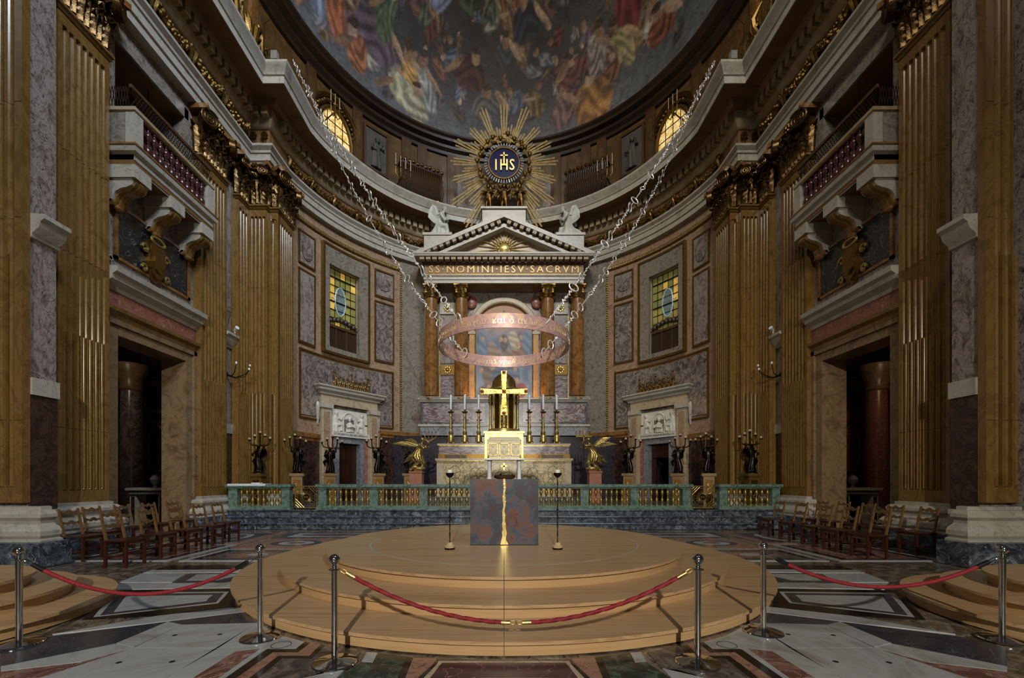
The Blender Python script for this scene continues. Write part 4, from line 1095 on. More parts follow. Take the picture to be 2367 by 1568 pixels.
for s in (-1, 1): MB().sphere((s * .28, -.14, .02), .025, .025, .02, 8, 6).build('foot', gold, c, True)
f = thing('flower_garland', 'low dark dried flower arrangement lying under the casket table', 'flowers', (0.01, 7.78, 1.53))
rnd = random.Random(5)
m = MB(); m.sphere((0, 0, .035), .19, .09, .045, 14, 8)
for k in range(70): m.sphere((rnd.uniform(-.18, .18), rnd.uniform(-.09, .09), .05 + rnd.random() * .025), .018, .018, .014, 6, 4)
m.build('foliage', G('dried_brown', [(.3, '#2a140a'), (.7, '#5a3216')], 8, 5, .5, .6), f, True)
for k in range(6):
    x = rnd.uniform(-.16, .18); MB(Matrix.Translation((x, -.02, .07)) @ Matrix.Rotation(rnd.uniform(-.7, .7), 4, 'Y')).prism([(-.02, 0), (0, .07), (.02, 0), (0, -.02)], -.004, .004, 'y').build('leaf', G('dry_leaf', [(.3, '#46401a'), (.7, '#6a5a26')], 5, 4, .4, .6) if k == 0 else MATS['dry_leaf'], f)
# jewelled cross hanging below the ring
cr = thing('jewelled_cross', 'hammered gold cross with red gems hanging under the copper ring', 'cross', (0, 7.85, 3.12))
def arm(x0, z0, x1, z1, w0, w1):
    d = Vector((x1 - x0, z1 - z0)); L = d.length; d /= L; nx, nz = -d.y, d.x
    return [(x0 + nx * w0, z0 + nz * w0), (x1 + nx * w1, z1 + nz * w1), (x1 - nx * w1, z1 - nz * w1), (x0 - nx * w0, z0 - nz * w0)]
hammered = G('hammered_gold', [(.3, '#c8a838'), (.6, '#f0dc88'), (.85, '#dcc060')], 10, 4, 1, .26, 1.0, bump=.9, bscale=30)
for nm_, q in (('arm', arm(0, 0, .425, .0, .034, .052)), ('arm', arm(0, 0, -.425, 0, .034, .052)), ('upright_top', arm(0, 0, 0, .375, .034, .052)), ('upright_foot', arm(0, 0, 0, -.43, .034, .06))):
    MB().prism(q, -.02, .02, 'y').build(nm_, hammered, cr)
for x, z in ((0, 0), (.395, 0), (-.395, 0), (0, .345), (0, -.395)):
    g_ = MB().lathe([(.036, 0), (.036, .014), (.028, .018)], 16).build('gem_setting', gold, cr, True, (x, -.02, z), (R(90), 0, 0))
    MB().sphere((0, 0, .016), .024, .024, .016, 12, 8).build('gem', gem, g_, True)
for s in (-1, 1): MB().tube([(s * .045, 0, .37), (s * 1.16, 0, .77)], .0018, 4).build('suspension_wire', steel_link, cr)
# ================================================================ HANGING COPPER RING
RC, RR, RZ0, RZ1 = Vector((0, 7.85, 0)), 1.17, 3.87, 4.095
rg = thing('copper_ring', 'great patinated copper ring with pierced gold Greek lettering hung over the altar', 'ring', (0, 7.85, RZ0))
m = MB(); rows = []
for k in range(96):
    a = 2 * pi * k / 96; rows.append([(r * cos(a), r * sin(a), z) for r, z in ((RR, 0), (RR, .225), (RR - .014, .225), (RR - .014, 0))])
m.grid(rows, cu=True, cv=True); m.build('band', copper, rg, True, ang=.6)
letter_gold = G('lit_gold_lettering', [(.3, '#d8b878'), (.7, '#f4e2b8')], 10, 3, .3, .35, .6)
def ring_text(body, centre_deg, size=.135):
    me = text_mesh(body, size, .011, spacing=1.12)
    me.materials.append(letter_gold)
    for v in me.vertices:
        a = R(centre_deg) + v.co.x / RR; r = RR - .007 + v.co.z
        v.co = Vector((r * cos(a), r * sin(a), .105 + v.co.y))
    o = place(me, 'lettering', rg); o['kind'] = 'stuff'
# read from outside: text runs counter-clockwise seen from below the front
ring_text('νύμφη λέγουσιν· Ἔρχου. καὶ ὁ ἀκούων εἰπάτω· Ἔρχου.', -92)
ring_text('Ναί, ἔρχομαι ταχύ. Ἀμὴν ἔρχου, κύριε Ἰησοῦ', 88)
# chains from the cornice to the ring
def torus(r, t, n=14, k=5, sx=1.0):
    m = MB(); m.tube([(r * cos(2 * pi * i / n) * sx, 0, r * sin(2 * pi * i / n)) for i in range(n)], t, k, closed=True, up=(0, 1, 0)); return m
big_l = torus(.09, .013, 16).mesh('link', steel_link, True); mid_l = torus(.052, .011, 12, 5, 1.5).mesh('link', steel_link, True); sml_l = torus(.028, .011, 10).mesh('link', steel_link, True)
m = MB(); m.tube([(-.13, 0, 0), (.13, 0, 0)], .011, 5); m.tube([(-.02, 0, .035), (.02, 0, -.035)], .009, 4); m.tube([(-.05, .02, -.02), (-.03, -.02, .02)], .009, 4); rod_l = m.mesh('link', steel_link, True)
m = MB(); m.tube([(-.1, 0, 0), (.1, 0, 0)], .011, 5); rod2_l = m.mesh('link', steel_link, True)
SEQ = [(big_l, .17), (rod2_l, .2), (big_l, .17), (rod_l, .26), (sml_l, .052), (rod_l, .26), (mid_l, .15), (rod_l, .26), (sml_l, .052), (rod2_l, .2)]
def chain(label, p0, p1, sag, seed):
    rnd = random.Random(seed); p0, p1 = Vector(p0), Vector(p1)
    t = thing('chain', label, 'chain', p0, 0, 'chains holding the copper ring')
    L = (p1 - p0).length; pos = 0; i = seed * 3
    def pt(u): return p0.lerp(p1, u) - Vector((0, 0, sag * 4 * u * (1 - u)))
    while pos < L:
        me, ln = SEQ[i % len(SEQ)]; u = min(1, (pos + ln / 2) / L)
        d = (pt(min(1, u + .01)) - pt(max(0, u - .01))).normalized()
        q = d.to_track_quat('X', 'Z') @ Matrix.Rotation(rnd.uniform(-.6, .6) + (1.57 if me in (sml_l, mid_l) and rnd.random() < .5 else 0), 3, 'X').to_quaternion()
        o = place(me, 'link', t, pt(u) - p0); o.rotation_mode = 'QUATERNION'; o.rotation_quaternion = q
        pos += ln; i += 1
    return t
za = RZ1 - .02
for nm_, s in (('left', -1), ('right', 1)):
    chain('pale steel chain from the %s cornice corner to the near rim of the copper ring' % nm_, (s * 7.0, 14.35, 15.45), (s * .72, 6.93, za), .35, 2 if s < 0 else 5)
    chain('pale steel chain from the %s cornice corner to the far rim of the copper ring' % nm_, (s * 6.95, 15.2, 15.45), (s * .8, 8.7, za), .75, 3 if s < 0 else 7)
# ================================================================ CANDLE STANDS
cs = thing('candle_stand', 'twisted black iron candle stand left of the cube altar', 'candle stand', (-.855, 6.83, .42))
MB().lathe([(.08, 0), (.082, .022), (.075, .026)], 20).build('foot_ring', iron, cs, True)
MB().lathe([(.078, .026), (.08, .06), (.06, .066), (.055, .07), (.052, .105), (.03, .11)], 20).build('base', G('alabaster_base', [(.3, '#a89064'), (.7, '#cbb68a')], 6, 5, 1, .4), cs, True)
pr = []
for k in range(90): pr.append([((.0075 + .004 * cos(2 * a + k * .55)) * cos(a), (.0075 + .004 * cos(2 * a + k * .55)) * sin(a), .1 + k * .0117) for a in [2 * pi * q / 8 for q in range(8)]])
MB().grid(pr, cu=True).build('twisted_rod', iron, cs)
MB().sphere((0, 0, .62), .017, .017, .014, 8, 6).build('knop', iron, cs, True)
MB().lathe([(.012, 1.13), (.04, 1.145), (.06, 1.175), (.066, 1.205), (.062, 1.206), (.04, 1.18), (.0, 1.17)], 20, caps=False).build('bowl', iron, cs, True)
MB().lathe([(.043, 1.175), (.043, 1.25), (.036, 1.256), (.01, 1.25)], 18).build('candle', wax, cs, True)
copy_tree(cs, None, (.845, 6.83, .42), 0, 'twisted black iron candle stand right of the cube altar')
# ================================================================ STANCHIONS AND ROPES
st = thing('stanchion', 'chrome rope post in front of the platform, left of the centre rope', 'stanchion', (-1.39, 3.55, 0))
MB().lathe([(.175, 0), (.178, .008), (.172, .018), (.12, .028), (.05, .038), (.03, .045)], 36).build('foot_plate', chrome, st, True)
MB().lathe([(.0255, .04), (.0255, .765)], 20).build('pole', chrome, st, True)
MB().lathe([(.0255, .765), (.043, .768), (.046, .773), (.043, .778), (.026, .782), (.018, .79), (.024, .802), (.014, .81), (.018, .82)], 20).build('collar', chrome, st, True)
MB().sphere((0, 0, .856), .045, .045, .045, 20, 14).build('ball_finial', chrome, st, True)
SP = {'L2': (-2.32, 4.12), 'L3': (-4.45, 3.97), 'R1': (1.59, 3.55), 'R2': (2.56, 4.27), 'R3': (4.7, 4.08)}
for k, lb in (('R1', 'chrome rope post in front of the platform, right of the centre rope'), ('L2', 'chrome rope post touching the left flank of the large platform'), ('R2', 'chrome rope post touching the right flank of the large platform'),
              ('L3', 'chrome rope post at the left edge of the picture'), ('R3', 'chrome rope post at the right edge of the picture')):
    copy_tree(st, None, (*SP[k], 0), 0, lb)
SP['L1'] = (-1.39, 3.55)
def rope(label, p0, p1, dip0, dip1, sag, braided, clip_m, end0=True, end1=True, rr=.0165):
    """rope p0->p1; a parabola hangs between the two ends"""
    p0, p1 = Vector(p0), Vector(p1)
    t = thing('barrier_rope', label, 'rope', p0)
    def pt(u): return p0.lerp(p1, u) - p0 - Vector((0, 0, sag * 4 * u * (1 - u) if not dip0 and not dip1 else 0)) - Vector((0, 0, (dip1 * (1 - (1 - u) ** 2)) if dip1 else 0)) - Vector((0, 0, (dip0 * (1 - u * u)) if dip0 else 0))
    e0, e1 = (.07 if end0 else .03), (1 - .07 if end1 else .97)
    n = 120 if braided else 48
    rows = []
    P = [pt(e0 + (e1 - e0) * i / n) for i in range(n + 1)]
    for i in range(n + 1):
        d = (P[min(n, i + 1)] - P[max(0, i - 1)]).normalized(); a = d.cross(Vector((0, 0, 1))).normalized(); b = a.cross(d)
        r = []
        for k in range(12):
            q = 2 * pi * k / 12
            rad = rr * (1 + (.16 * cos(3 * q + i * .55) * 1.0 if braided else 0))
            r.append(tuple(P[i] + a * cos(q) * rad + b * sin(q) * rad))
        rows.append(r)
    MB().grid(rows, cu=True).build('rope', rope_red, t, True, ang=2)
    for u0, u1 in ((e0 - .035, e0 + .015), (e1 - .015, e1 + .035)):
        MB().tube([pt(u0), pt((u0 + u1) / 2), pt(u1)], rr * 1.12, 12).build('ferrule', clip_m, t, True)
    for u0, u1 in ((0, e0 - .03), (e1 + .03, 1)):
        a, b = pt(u0), pt(u1); d = (b - a); mid = (a + b) / 2; L = d.length / 2
        dn = d.normalized(); sd = dn.cross(Vector((0, 0, 1))).normalized(); upv = sd.cross(dn)
        MB().tube([mid + dn * (L * cos(2 * pi * k / 12)) + upv * (.014 * sin(2 * pi * k / 12)) for k in range(12)], .0038, 6, closed=True).build('hook', clip_m if clip_m is not leather else chrome, t, True)
    return t
zr = .775
y1, y2 = 3.55, 3.55
cx = .1
rope('braided red rope sagging from the post left of centre to the brass clip', (-1.345, 3.55, zr), (cx, 3.55, zr), 0, .44, 0, True, gold)
rope('braided red rope sagging from the post right of centre to the brass clip', (cx, 3.55, zr), (1.545, 3.55, zr), .44, 0, 0, True, gold)
rope('smooth red velvet rope hanging across the floor at the left', (-4.405, 3.975, zr), (-2.365, 4.115, zr), 0, 0, .335, False, leather, rr=.0185)
rope('smooth red velvet rope hanging across the floor at the right', (2.605, 4.262, zr), (4.655, 4.085, zr), 0, 0, .30, False, leather, rr=.0185)
# ================================================================ CHAIRS
ch = thing('ladder_back_chair', 'x', 'chair', (0, 0, 0), 0, 'ladder-back chairs along the choir walls')
for sy in (-1, 1):
    MB().add([(-.2, sy * .19 - .02, 0), (-.16, sy * .19 - .02, 0), (-.16, sy * .19 + .02, 0), (-.2, sy * .19 + .02, 0), (-.19, sy * .19 - .02, .46), (-.15, sy * .19 - .02, .46), (-.15, sy * .19 + .02, .46), (-.19, sy * .19 + .02, .46)],
             [(0, 3, 2, 1), (4, 5, 6, 7), (0, 1, 5, 4), (1, 2, 6, 5), (2, 3, 7, 6), (3, 0, 4, 7)]).build('rear_leg', chair_wood, ch)
    m = MB(); y = sy * .185; m.add([(-.19, y - .018, .47), (-.152, y - .018, .47), (-.152, y + .018, .47), (-.19, y + .018, .47), (-.29, y - .016, .97), (-.262, y - .016, .97), (-.262, y + .016, .97), (-.29, y + .016, .97)],
                                   [(0, 3, 2, 1), (4, 5, 6, 7), (0, 1, 5, 4), (1, 2, 6, 5), (2, 3, 7, 6), (3, 0, 4, 7)]); m.build('back_post', chair_pale, ch)
    MB().box(.16, .2, sy * .19 - .02, sy * .19 + .02, 0, .44).build('front_leg', chair_wood, ch)
    MB().box(-.17, .18, sy * .19 - .012, sy * .19 + .012, .17, .2).build('stretcher', chair_wood, ch)
MB().box(-.2, .225, -.225, .225, .445, .47).build('seat', chair_wood, ch)
m = MB(); m.box(.165, .19, -.17, .17, .38, .445); m.build('seat_rail', chair_pale, ch)
MB().box(.168, .186, -.17, .17, .2, .26).build('front_stretcher', chair_wood, ch)
MB().box(-.185, -.17, -.17, .17, .14, .17).build('rear_stretcher', chair_wood, ch)
def wavy(z, h, x):
    up = []; n = 16
    for k in range(n + 1):
        u = -1 + 2 * k / n; up.append((u * .17, z + h * (.55 + .3 * cos(u * pi * 2) + .25 * (1 - u * u))))
    dn = [(p[0], z - h * (.25 - .2 * cos(p[0] / .17 * pi * 3))) for p in up[::-1]]
    return MB().prism(up + dn, x - .009, x + .009, 'x')
wavy(.885, .06, -.265).build('back_rail', chair_pale, ch)
wavy(.69, .055, -.222).build('back_rail', chair_pale, ch)
LC = [(-6.73, 7.69, 0), (-6.83, 8.56, .03), (-6.8, 9.27, -.03), (-6.87, 10.1, .02), (-6.98, 10.9, 0), (-8.0, 8.22, .02), (-8.28, 8.96, 0), (-8.4, 9.8, -.02), (-8.45, 10.62, .03), (-8.5, 11.42, 0)]
RCH = [(7.1, 8.42, 0), (7.15, 9.24, -.03), (7.18, 9.98, .02), (7.22, 10.86, 0), (7.28, 11.8, .02), (8.42, 8.83, 0), (8.45, 9.62, .02), (8.5, 10.4, -.02), (8.5, 11.15, 0), (8.52, 11.9, .02)]
ordn = ['nearest', 'second', 'third', 'fourth', 'farthest']
first = True
for side, lst in (('left', LC), ('right', RCH)):
    for i, (x, y, dr) in enumerate(lst):
        lb = 'dark ladder-back wooden chair, %s in the %s row on the %s side' % (ordn[i % 5], 'front' if i < 5 else 'wall-side', side)
        rz = dr + (0 if side == 'left' else pi)
        if first:
            ch.location = (x, y, 0); ch.rotation_euler = (0, 0, rz); ch['label'] = lb; first = False
        else: copy_tree(ch, None, (x, y, 0), rz, lb)
# ================================================================ ALTAR RAIL
RY0, RY1 = 13.98, 14.24
def X14(px): return (px - 1165) * .01405
rb = [(.055, 0), (.055, .04), (.03, .06), (.035, .08), (.05, .16), (.035, .22), (.02, .26), (.03, .275), (.02, .29), (.03, .33), (.055, .42), (.035, .5), (.028, .51), (.05, .525), (.05, .55)]
rb_me = MB().lathe(rb, 10).mesh('baluster', G('gilt_baluster', [(.3, '#7d6a30'), (.6, '#b09a54'), (.85, '#94803e')], 8, 5, 1, .3, .75), True)
def rail(label, posts, bays):
    xs = [X14(a) for a, b in posts] + [X14(b) for a, b in posts]
    x0, x1 = min(xs), max(xs)
    t = thing('altar_rail', label, 'balustrade', ((x0 + x1) / 2, (RY0 + RY1) / 2, .576))
    wmb(t).box(x0 - .05, x1 + .05, RY0 - .04, RY1 + .04, .576, .66).build('plinth', green_m, t)
    wmb(t).box(x0 - .02, x1 + .02, RY0, RY1, .66, .70).build('plinth_fillet', green_m, t)
    m = wmb(t); m.box(x0 - .02, x1 + .02, RY0, RY1, 1.25, 1.3); m.box(x0 - .06, x1 + .06, RY0 - .06, RY1 + .06, 1.3, 1.39); m.build('top_rail', green_m, t)
    for a, b in posts: wmb(t).box(X14(a), X14(b), RY0 + .02, RY1 - .02, .7, 1.25).build('rail_post', green_m, t)
    L = t.location
    for a, b, n in bays:
        for k in range(n):
            x = X14(a) + (X14(b) - X14(a)) * (k + .5) / n
            place(rb_me, 'baluster', t, (x - L.x, (RY0 + RY1) / 2 - L.y, .7 - L.z))
rail('short green marble altar rail with gilt balusters at the left end', [(530, 550), (652, 671)], [(550, 652, 8)])
rail('long green marble altar rail with gilt balusters behind the cube altar', [(737, 755), (855, 874), (971, 988), (1085, 1103), (1227, 1245), (1342, 1360), (1457, 1475), (1577, 1595)], [(755, 855, 8), (874, 971, 8), (988, 1085, 8), (1103, 1227, 10), (1245, 1342, 8), (1360, 1457, 8), (1475, 1577, 8)])
rail('short green marble altar rail with gilt balusters at the right end', [(1662, 1680), (1783, 1801)], [(1680, 1783, 8)])
for lb, a, b in (('left', 680, 733), ('right', 1599, 1652)):
    x0, x1 = X14(a), X14(b); g = thing('altar_gate', 'gilded lattice gate with sunburst monogram in the %s gap of the altar rail' % lb, 'gate', ((x0 + x1) / 2, 14.1, .6))
    w = (x1 - x0) / 2; h = .74
    m = MB()
    for (q0, q1, z0, z1) in ((-w, w, 0, .03), (-w, w, h - .03, h), (-w, -w + .03, 0, h), (w - .03, w, 0, h)): m.box(q0, q1, -.02, .02, z0, z1)
    m.build('gate_frame', gold, g)
    cz = h / 2
    for sx in (-1, 1):
        for sz in (-1, 1):
            for k in (0, 1, 2):
                d = .13 + .09 * k
                MB().tube([(sx * (w - .02), 0, cz + sz * (cz - d)), (sx * (w - d), 0, cz + sz * (cz - .02))], .013, 5).build('gate_bar', gold, g)
    for k in range(32):
        a = 2 * pi * k / 32; r = .27 if k % 2 else .21
        MB().tube([(.1 * cos(a), -.005, cz + .1 * sin(a)), (r * cos(a), -.005, cz + r * sin(a))], [.007, .004], 4).build('ray', gold, g)
    MB().tube([(.31 * cos(q * pi / 4 + pi / 8), 0, cz + .31 * sin(q * pi / 4 + pi / 8)) for q in range(8)], .008, 5, closed=True).build('gate_octagon', gold, g)
    d_ = MB().lathe([(.1, -.012), (.1, .012)], 24).build('medallion', bronze, g, True, (0, 0, cz), (R(90), 0, 0))
    me = text_mesh('IHS', .1, .006); me.materials.append(gold_bright); place(me, 'monogram', g, (0, -.02, cz - .005), (R(90), 0, 0))
# ================================================================ FIGURE KIT
def wing(mb, root, tip, w, up, n=7):
    """a feathered wing: overlapping feather blades from root toward tip; up = direction the blades hang to"""
    root, tip, up = Vector(root), Vector(tip), Vector(up)
    d = tip - root; nrm = d.cross(up).normalized()
    for k in range(n):
        t = k / (n - 1); a = root + d * (t * .75); L = w * (.55 + .6 * t)
        e = a + up * L * (1 - .25 * t) + d * (.12 + .35 * t)
        mb.tube([a - up * .02, a.lerp(e, .5) + nrm * .015, e], [w * .13, w * .15, w * .03], 6, flat=.45, up=nrm)
    mb.tube([root, root + d * .5 - up * w * .18, tip], [w * .13, w * .14, w * .05], 6)
def head(mb, c, r, face, hair=True):
    """head with nose, chin and hair; face = unit direction it looks"""
    c, f = Vector(c), Vector(face).normalized()
    mb.sphere(c, r * .82, r * .82, r, 12, 9)
    mb.sphere(c + f * r * .8 - Vector((0, 0, r * .1)), r * .17, r * .17, r * .26, 6, 5)
    mb.sphere(c + f * r * .5 - Vector((0, 0, r * .72)), r * .36, r * .36, r * .26, 7, 5)
    side = Vector((0, 0, 1)).cross(f)
    for q in (-1, 1): mb.sphere(c + f * r * .68 + side * q * r * .34 + Vector((0, 0, r * .16)), r * .16, r * .16, r * .1, 6, 4)
    if hair:
        for k in range(7):
            a = pi * .25 + k / 6 * pi * 1.5 + math.atan2(f.y, f.x)
            mb.sphere(c + Vector((cos(a) * r * .6, sin(a) * r * .6, r * (.35 + .2 * (k % 2)))), r * .45, r * .45, r * .4, 7, 5)
        mb.sphere(c + Vector((0, 0, r * .55)) - f * r * .2, r * .7, r * .7, r * .5, 8, 6)
def drapery(mb, sections, folds=9, amp=.12, n=28, seed=0):
    """robe through elliptical sections (cx, cy, z, rx, ry) with vertical folds"""
    rows = []
    for i, (cx, cy, z, rx, ry) in enumerate(sections):
        r = []
        k = amp * (1 - i / len(sections))
        for q in range(n):
            a = 2 * pi * q / n; f = 1 + k * sin(folds * a + seed + .5 * i)
            r.append((cx + rx * cos(a) * f, cy + ry * sin(a) * f, z))
        rows.append(r)
    mb.grid(rows, cu=True)
    mb.add(rows[0], [tuple(range(n))[::-1]]); mb.add(rows[-1], [tuple(range(n))])
def limb(mb, pts, r0, r1):
    n = len(pts); mb.tube(pts, [r0 + (r1 - r0) * i / (n - 1) for i in range(n)], 8)
    mb.sphere(pts[-1], r1 * 1.15, r1 * 1.15, r1 * 1.15, 6, 5)
def hand(mb, c, d, r=.02):
    c, d = Vector(c), Vector(d).normalized(); sd = d.cross(Vector((.2, .3, 1))).normalized()
    mb.sphere(c, r * 1.1, r * 1.1, r * .9, 7, 5)
    for k, L in zip((-1.2, -.4, .4, 1.2), (2.2, 2.7, 2.6, 2.0)): mb.tube([c + sd * k * r * .55, c + sd * k * r * .7 + d * r * L * .6, c + sd * k * r * .7 + d * r * L - Vector((0, 0, r * .4))], [r * .33, r * .3, r * .2], 5)
    mb.tube([c - sd * r * .8, c - sd * r * 1.5 + d * r * .9], [r * .35, r * .22], 5)
# kneeling stone angel facing +x, one unit about 1.5 m tall
def kneeling(mb):
    drapery(mb, [(-.05, 0, 0, .46, .30), (-.05, 0, .12, .44, .29), (-.03, 0, .3, .34, .26), (.0, 0, .5, .25, .22), (.02, 0, .68, .2, .2), (.06, 0, .85, .2, .22), (.1, 0, 1.02, .2, .25), (.13, 0, 1.14, .14, .2), (.15, 0, 1.2, .07, .08)], 8, .16)
    mb.tube([(.05, -.14, .5), (.38, -.15, .46), (.42, -.14, .2), (.4, -.14, .02)], [.16, .14, .11, .1], 10)
    mb.tube([(-.1, .12, .3), (-.5, .14, .14), (-.66, .14, .08)], [.16, .13, .07], 9)
    mb.tube([(.14, 0, 1.16), (.22, 0, 1.3)], [.075, .07], 8)
    head(mb, (.29, 0, 1.38), .135, (.85, 0, -.5))
    for s in (-1, 1):
        limb(mb, [(.1, s * .24, 1.08), (.2, s * .29, .84), (.3, s * .24, .74)], .095, .075)
        limb(mb, [(.3, s * .24, .74), (.42, s * .06, .84)], .07, .045)
        hand(mb, (.43, s * .03, .87), (.5, -s * .3, .6), .04)
# standing angel used on the torch bearers, facing -y, 1 unit tall to the head
def torch_figure(mb):
    mb.lathe([(.2, -.02), (.2, .02), (.16, .05), (.12, .09)], 14)
    drapery(mb, [(0, 0, .06, .14, .12), (.02, 0, .2, .135, .11), (0, 0, .36, .12, .1), (-.01, 0, .5, .095, .085), (0, 0, .6, .105, .085), (0, 0, .7, .12, .085), (0, 0, .77, .11, .07), (0, 0, .8, .04, .04)], 7, .2)
    mb.tube([(0, 0, .79), (0, -.01, .84)], .035, 7); head(mb, (0, -.015, .9), .07, (0.2, -1, .1))
    limb(mb, [(.11, 0, .75), (.2, -.05, .8), (.19, -.06, .95)], .042, .026); limb(mb, [(-.11, 0, .75), (-.2, -.06, .64), (-.12, -.14, .6)], .042, .026)
    hand(mb, (.19, -.06, .97), (0, -.2, 1), .018); hand(mb, (-.11, -.14, .6), (1, -.3, .2), .018)
    mb.tube([(-.12, .02, .5), (-.2, .06, .42), (-.16, .08, .25)], [.05, .06, .02], 6)
TF = MB(); torch_figure(TF)
# ================================================================ RETABLE
rt = thing('retable', 'columned marble retable with pediment and gilt inscription in the apse', 'retable', (0, 22, .576))
def rbx(name, mat, x0, x1, y0, y1, z0, z1, par=rt): return wmb(rt).box(x0, x1, y0, y1, z0, z1).build(name, mat, par)
rbx('podium_core', G('purple_dado', [(.3, '#130f13'), (.6, '#2b242b'), (.85, '#1b161b')], 3, 10, 2.5, .25, vein=('#5a5058', 3, .008)), -5.6, 5.6, 21.7, 23.3, .576, 3.75)
rbx('podium_base', blue_m, -4.15, 4.15, 21.45, 23.0, 3.75, 4.2)
rbx('podium_ledge', white_m, -4.25, 4.25, 21.38, 23.0, 4.2, 4.3)
rbx('podium_die', slate_m, -4.1, 4.1, 21.48, 23.0, 4.3, 5.4)
for s in (-1, 1):
    for k, (a, b) in enumerate(((.95, 2.45), (2.5, 4.0))):
        rbx('bookmatched_panel', book_m, min(s * a, s * b), max(s * a, s * b), 21.45, 21.48, 4.4, 5.32)
wmb(rt).sweep([(4.1, 23), (4.1, 21.48), (-4.1, 21.48), (-4.1, 23)], [(0, 5.4), (.08, 5.42), (.1, 5.48), (.16, 5.52), (.16, 5.6), (0, 5.6)]).build('podium_cornice', white_m, rt)
rbx('back_wall', breccia, -4.15, 4.15, 22.5, 23.2, 5.6, 11.5)
colx = (-3.66, -2.14, 2.2, 3.7)
col_sh = MB().lathe([(.36, 0), (.36, 1.2), (.345, 2.6), (.31, 4.85)], 24).mesh('column_shaft', giallo_dark, True)
col_ba = MB().lathe([(.46, 0), (.46, .04), (.47, .07), (.44, .11), (.4, .13), (.42, .17), (.38, .2)], 24).mesh('base', gold_dim, True)
for x in colx:
    c = place(col_sh, 'column', rt, (x, -.25, 5.75 - .576)); place(col_ba, 'base', c, (0, 0, -.2))
    rbx('column_plinth', white_m, x - .5, x + .5, 21.26, 22.24, 5.6, 5.68 - .04)
    m = MB(); m.lathe([(.31, 4.85), (.35, 4.88), (.3, 4.93), (.3, 5.2), (.38, 5.42), (.44, 5.46)], 16)
    ab = [(.5 * cos(pi / 4 + i * pi / 2), .5 * sin(pi / 4 + i * pi / 2)) for i in range(4)]
    pl = []
    for i in range(4):
        a, b = ab[i], ab[(i + 1) % 4]; mx_, my_ = (a[0] + b[0]) / 2, (a[1] + b[1]) / 2; pl += [a, (mx_ * .82, my_ * .82)]
    m.prism(pl, 5.46, 5.53); cap = m.build('capital', gold_dim, c, True)
    lf = leaf_mesh(.22, .34, .14, gold_dim) if 'rl' not in _lf else _lf['rl']; _lf['rl'] = lf
    for k in range(8):
        a = k * pi / 4
        m_ = None
        place(lf, 'acanthus_leaf', c, (.29 * cos(a), .29 * sin(a), 4.92 + .2 * (k % 2)), (0, 0, a - pi / 2), (1, 1, .9))
    for k in range(4):
        a = pi / 4 + k * pi / 2
        MB().sphere((.42 * cos(a), .42 * sin(a), 5.38), .09, .09, .09, 8, 6).build('volute', gold_dim, c, True)
# inlaid strips between the columns
for s in (-1, 1):
    x = s * 2.93
    rbx('inlay_panel', breccia, x - .36, x + .36, 22.44, 22.5, 7.6, 10.0); rbx('inlay_panel', book_m, x - .36, x + .36, 22.44, 22.5, 5.7, 6.9)
    rbx('ornament_panel', white_m, x - .4, x + .4, 22.42, 22.5, 10.15, 10.75); rbx('ornament_panel', gold_dim, x - .4, x + .4, 22.42, 22.5, 7.0, 7.5)
    for z in (10.45, 7.25):
        m = wmb(rt)
        for q in range(8): m.sphere((x + .15 * cos(q * pi / 4), 22.41, z + .15 * sin(q * pi / 4)), .06, .04, .06, 6, 4)
        m.sphere((x, 22.4, z), .07, .06, .07, 8, 5); m.build('rosette', gold, rt, True)
    for (a, b, z0, z1) in ((x - .42, x - .38, 5.7, 10.1), (x + .38, x + .42, 5.7, 10.1)): rbx('gilt_fillet', gold, a, b, 22.42, 22.5, z0, z1)
# entablature
UP = [(3.94, 22.6), (3.94, 21.42), (-3.94, 21.42), (-3.94, 22.6)]
wmb(rt).sweep(UP, [(-.6, 11.3), (0, 11.3), (0, 11.44), (.04, 11.46), (.04, 11.58), (.1, 11.64), (.1, 11.68), (-.6, 11.7)]).build('architrave', white_m, rt)
rbx('architrave_soffit', giallo, -3.9, 3.9, 21.5, 22.5, 11.27, 11.31)
wmb(rt).sweep(UP, [(-.6, 11.68), (0, 11.68), (0, 12.2), (-.6, 12.2)]).build('inscribed_frieze', tan_m, rt)
wmb(rt).sweep(UP, [(.0, 11.69), (.06, 11.69), (.06, 11.74), (0, 11.74)]).build('gilt_fillet', gold_dim, rt)
wmb(rt).sweep(UP, [(-.6, 12.2), (.05, 12.2), (.1, 12.27), (.1, 12.47), (-.6, 12.47)]).build('bed_moulding', red_m, rt)
wmb(rt).sweep(UP, [(-.6, 12.44), (.42, 12.44), (.44, 12.5), (.47, 12.54), (.47, 12.6), (-.6, 12.62)]).build('cornice', white_m, rt)
blk = MB().box(-.11, .11, -.3, .0, 0, .15).mesh('modillion', cornice_m)
L0 = Vector(rt.location)
for k in range(27):
    x = -4.0 + k * 8.0 / 26; place(blk, 'modillion', rt, Vector((x, 21.36, 12.3)) - L0)
me = text_mesh('SS·NOMINI·IESV·SACRVM', .5, .012, spacing=1.28); me.materials.append(letter_dark)
xs = [v.co.x for v in me.vertices]; wd = max(xs) - min(xs)
for v in me.vertices: v.co.x *= 7.4 / wd
o = place(me, 'inscription', rt, Vector((0, 21.405, 11.96)) - L0, (R(90), 0, 0)); o['kind'] = 'stuff'
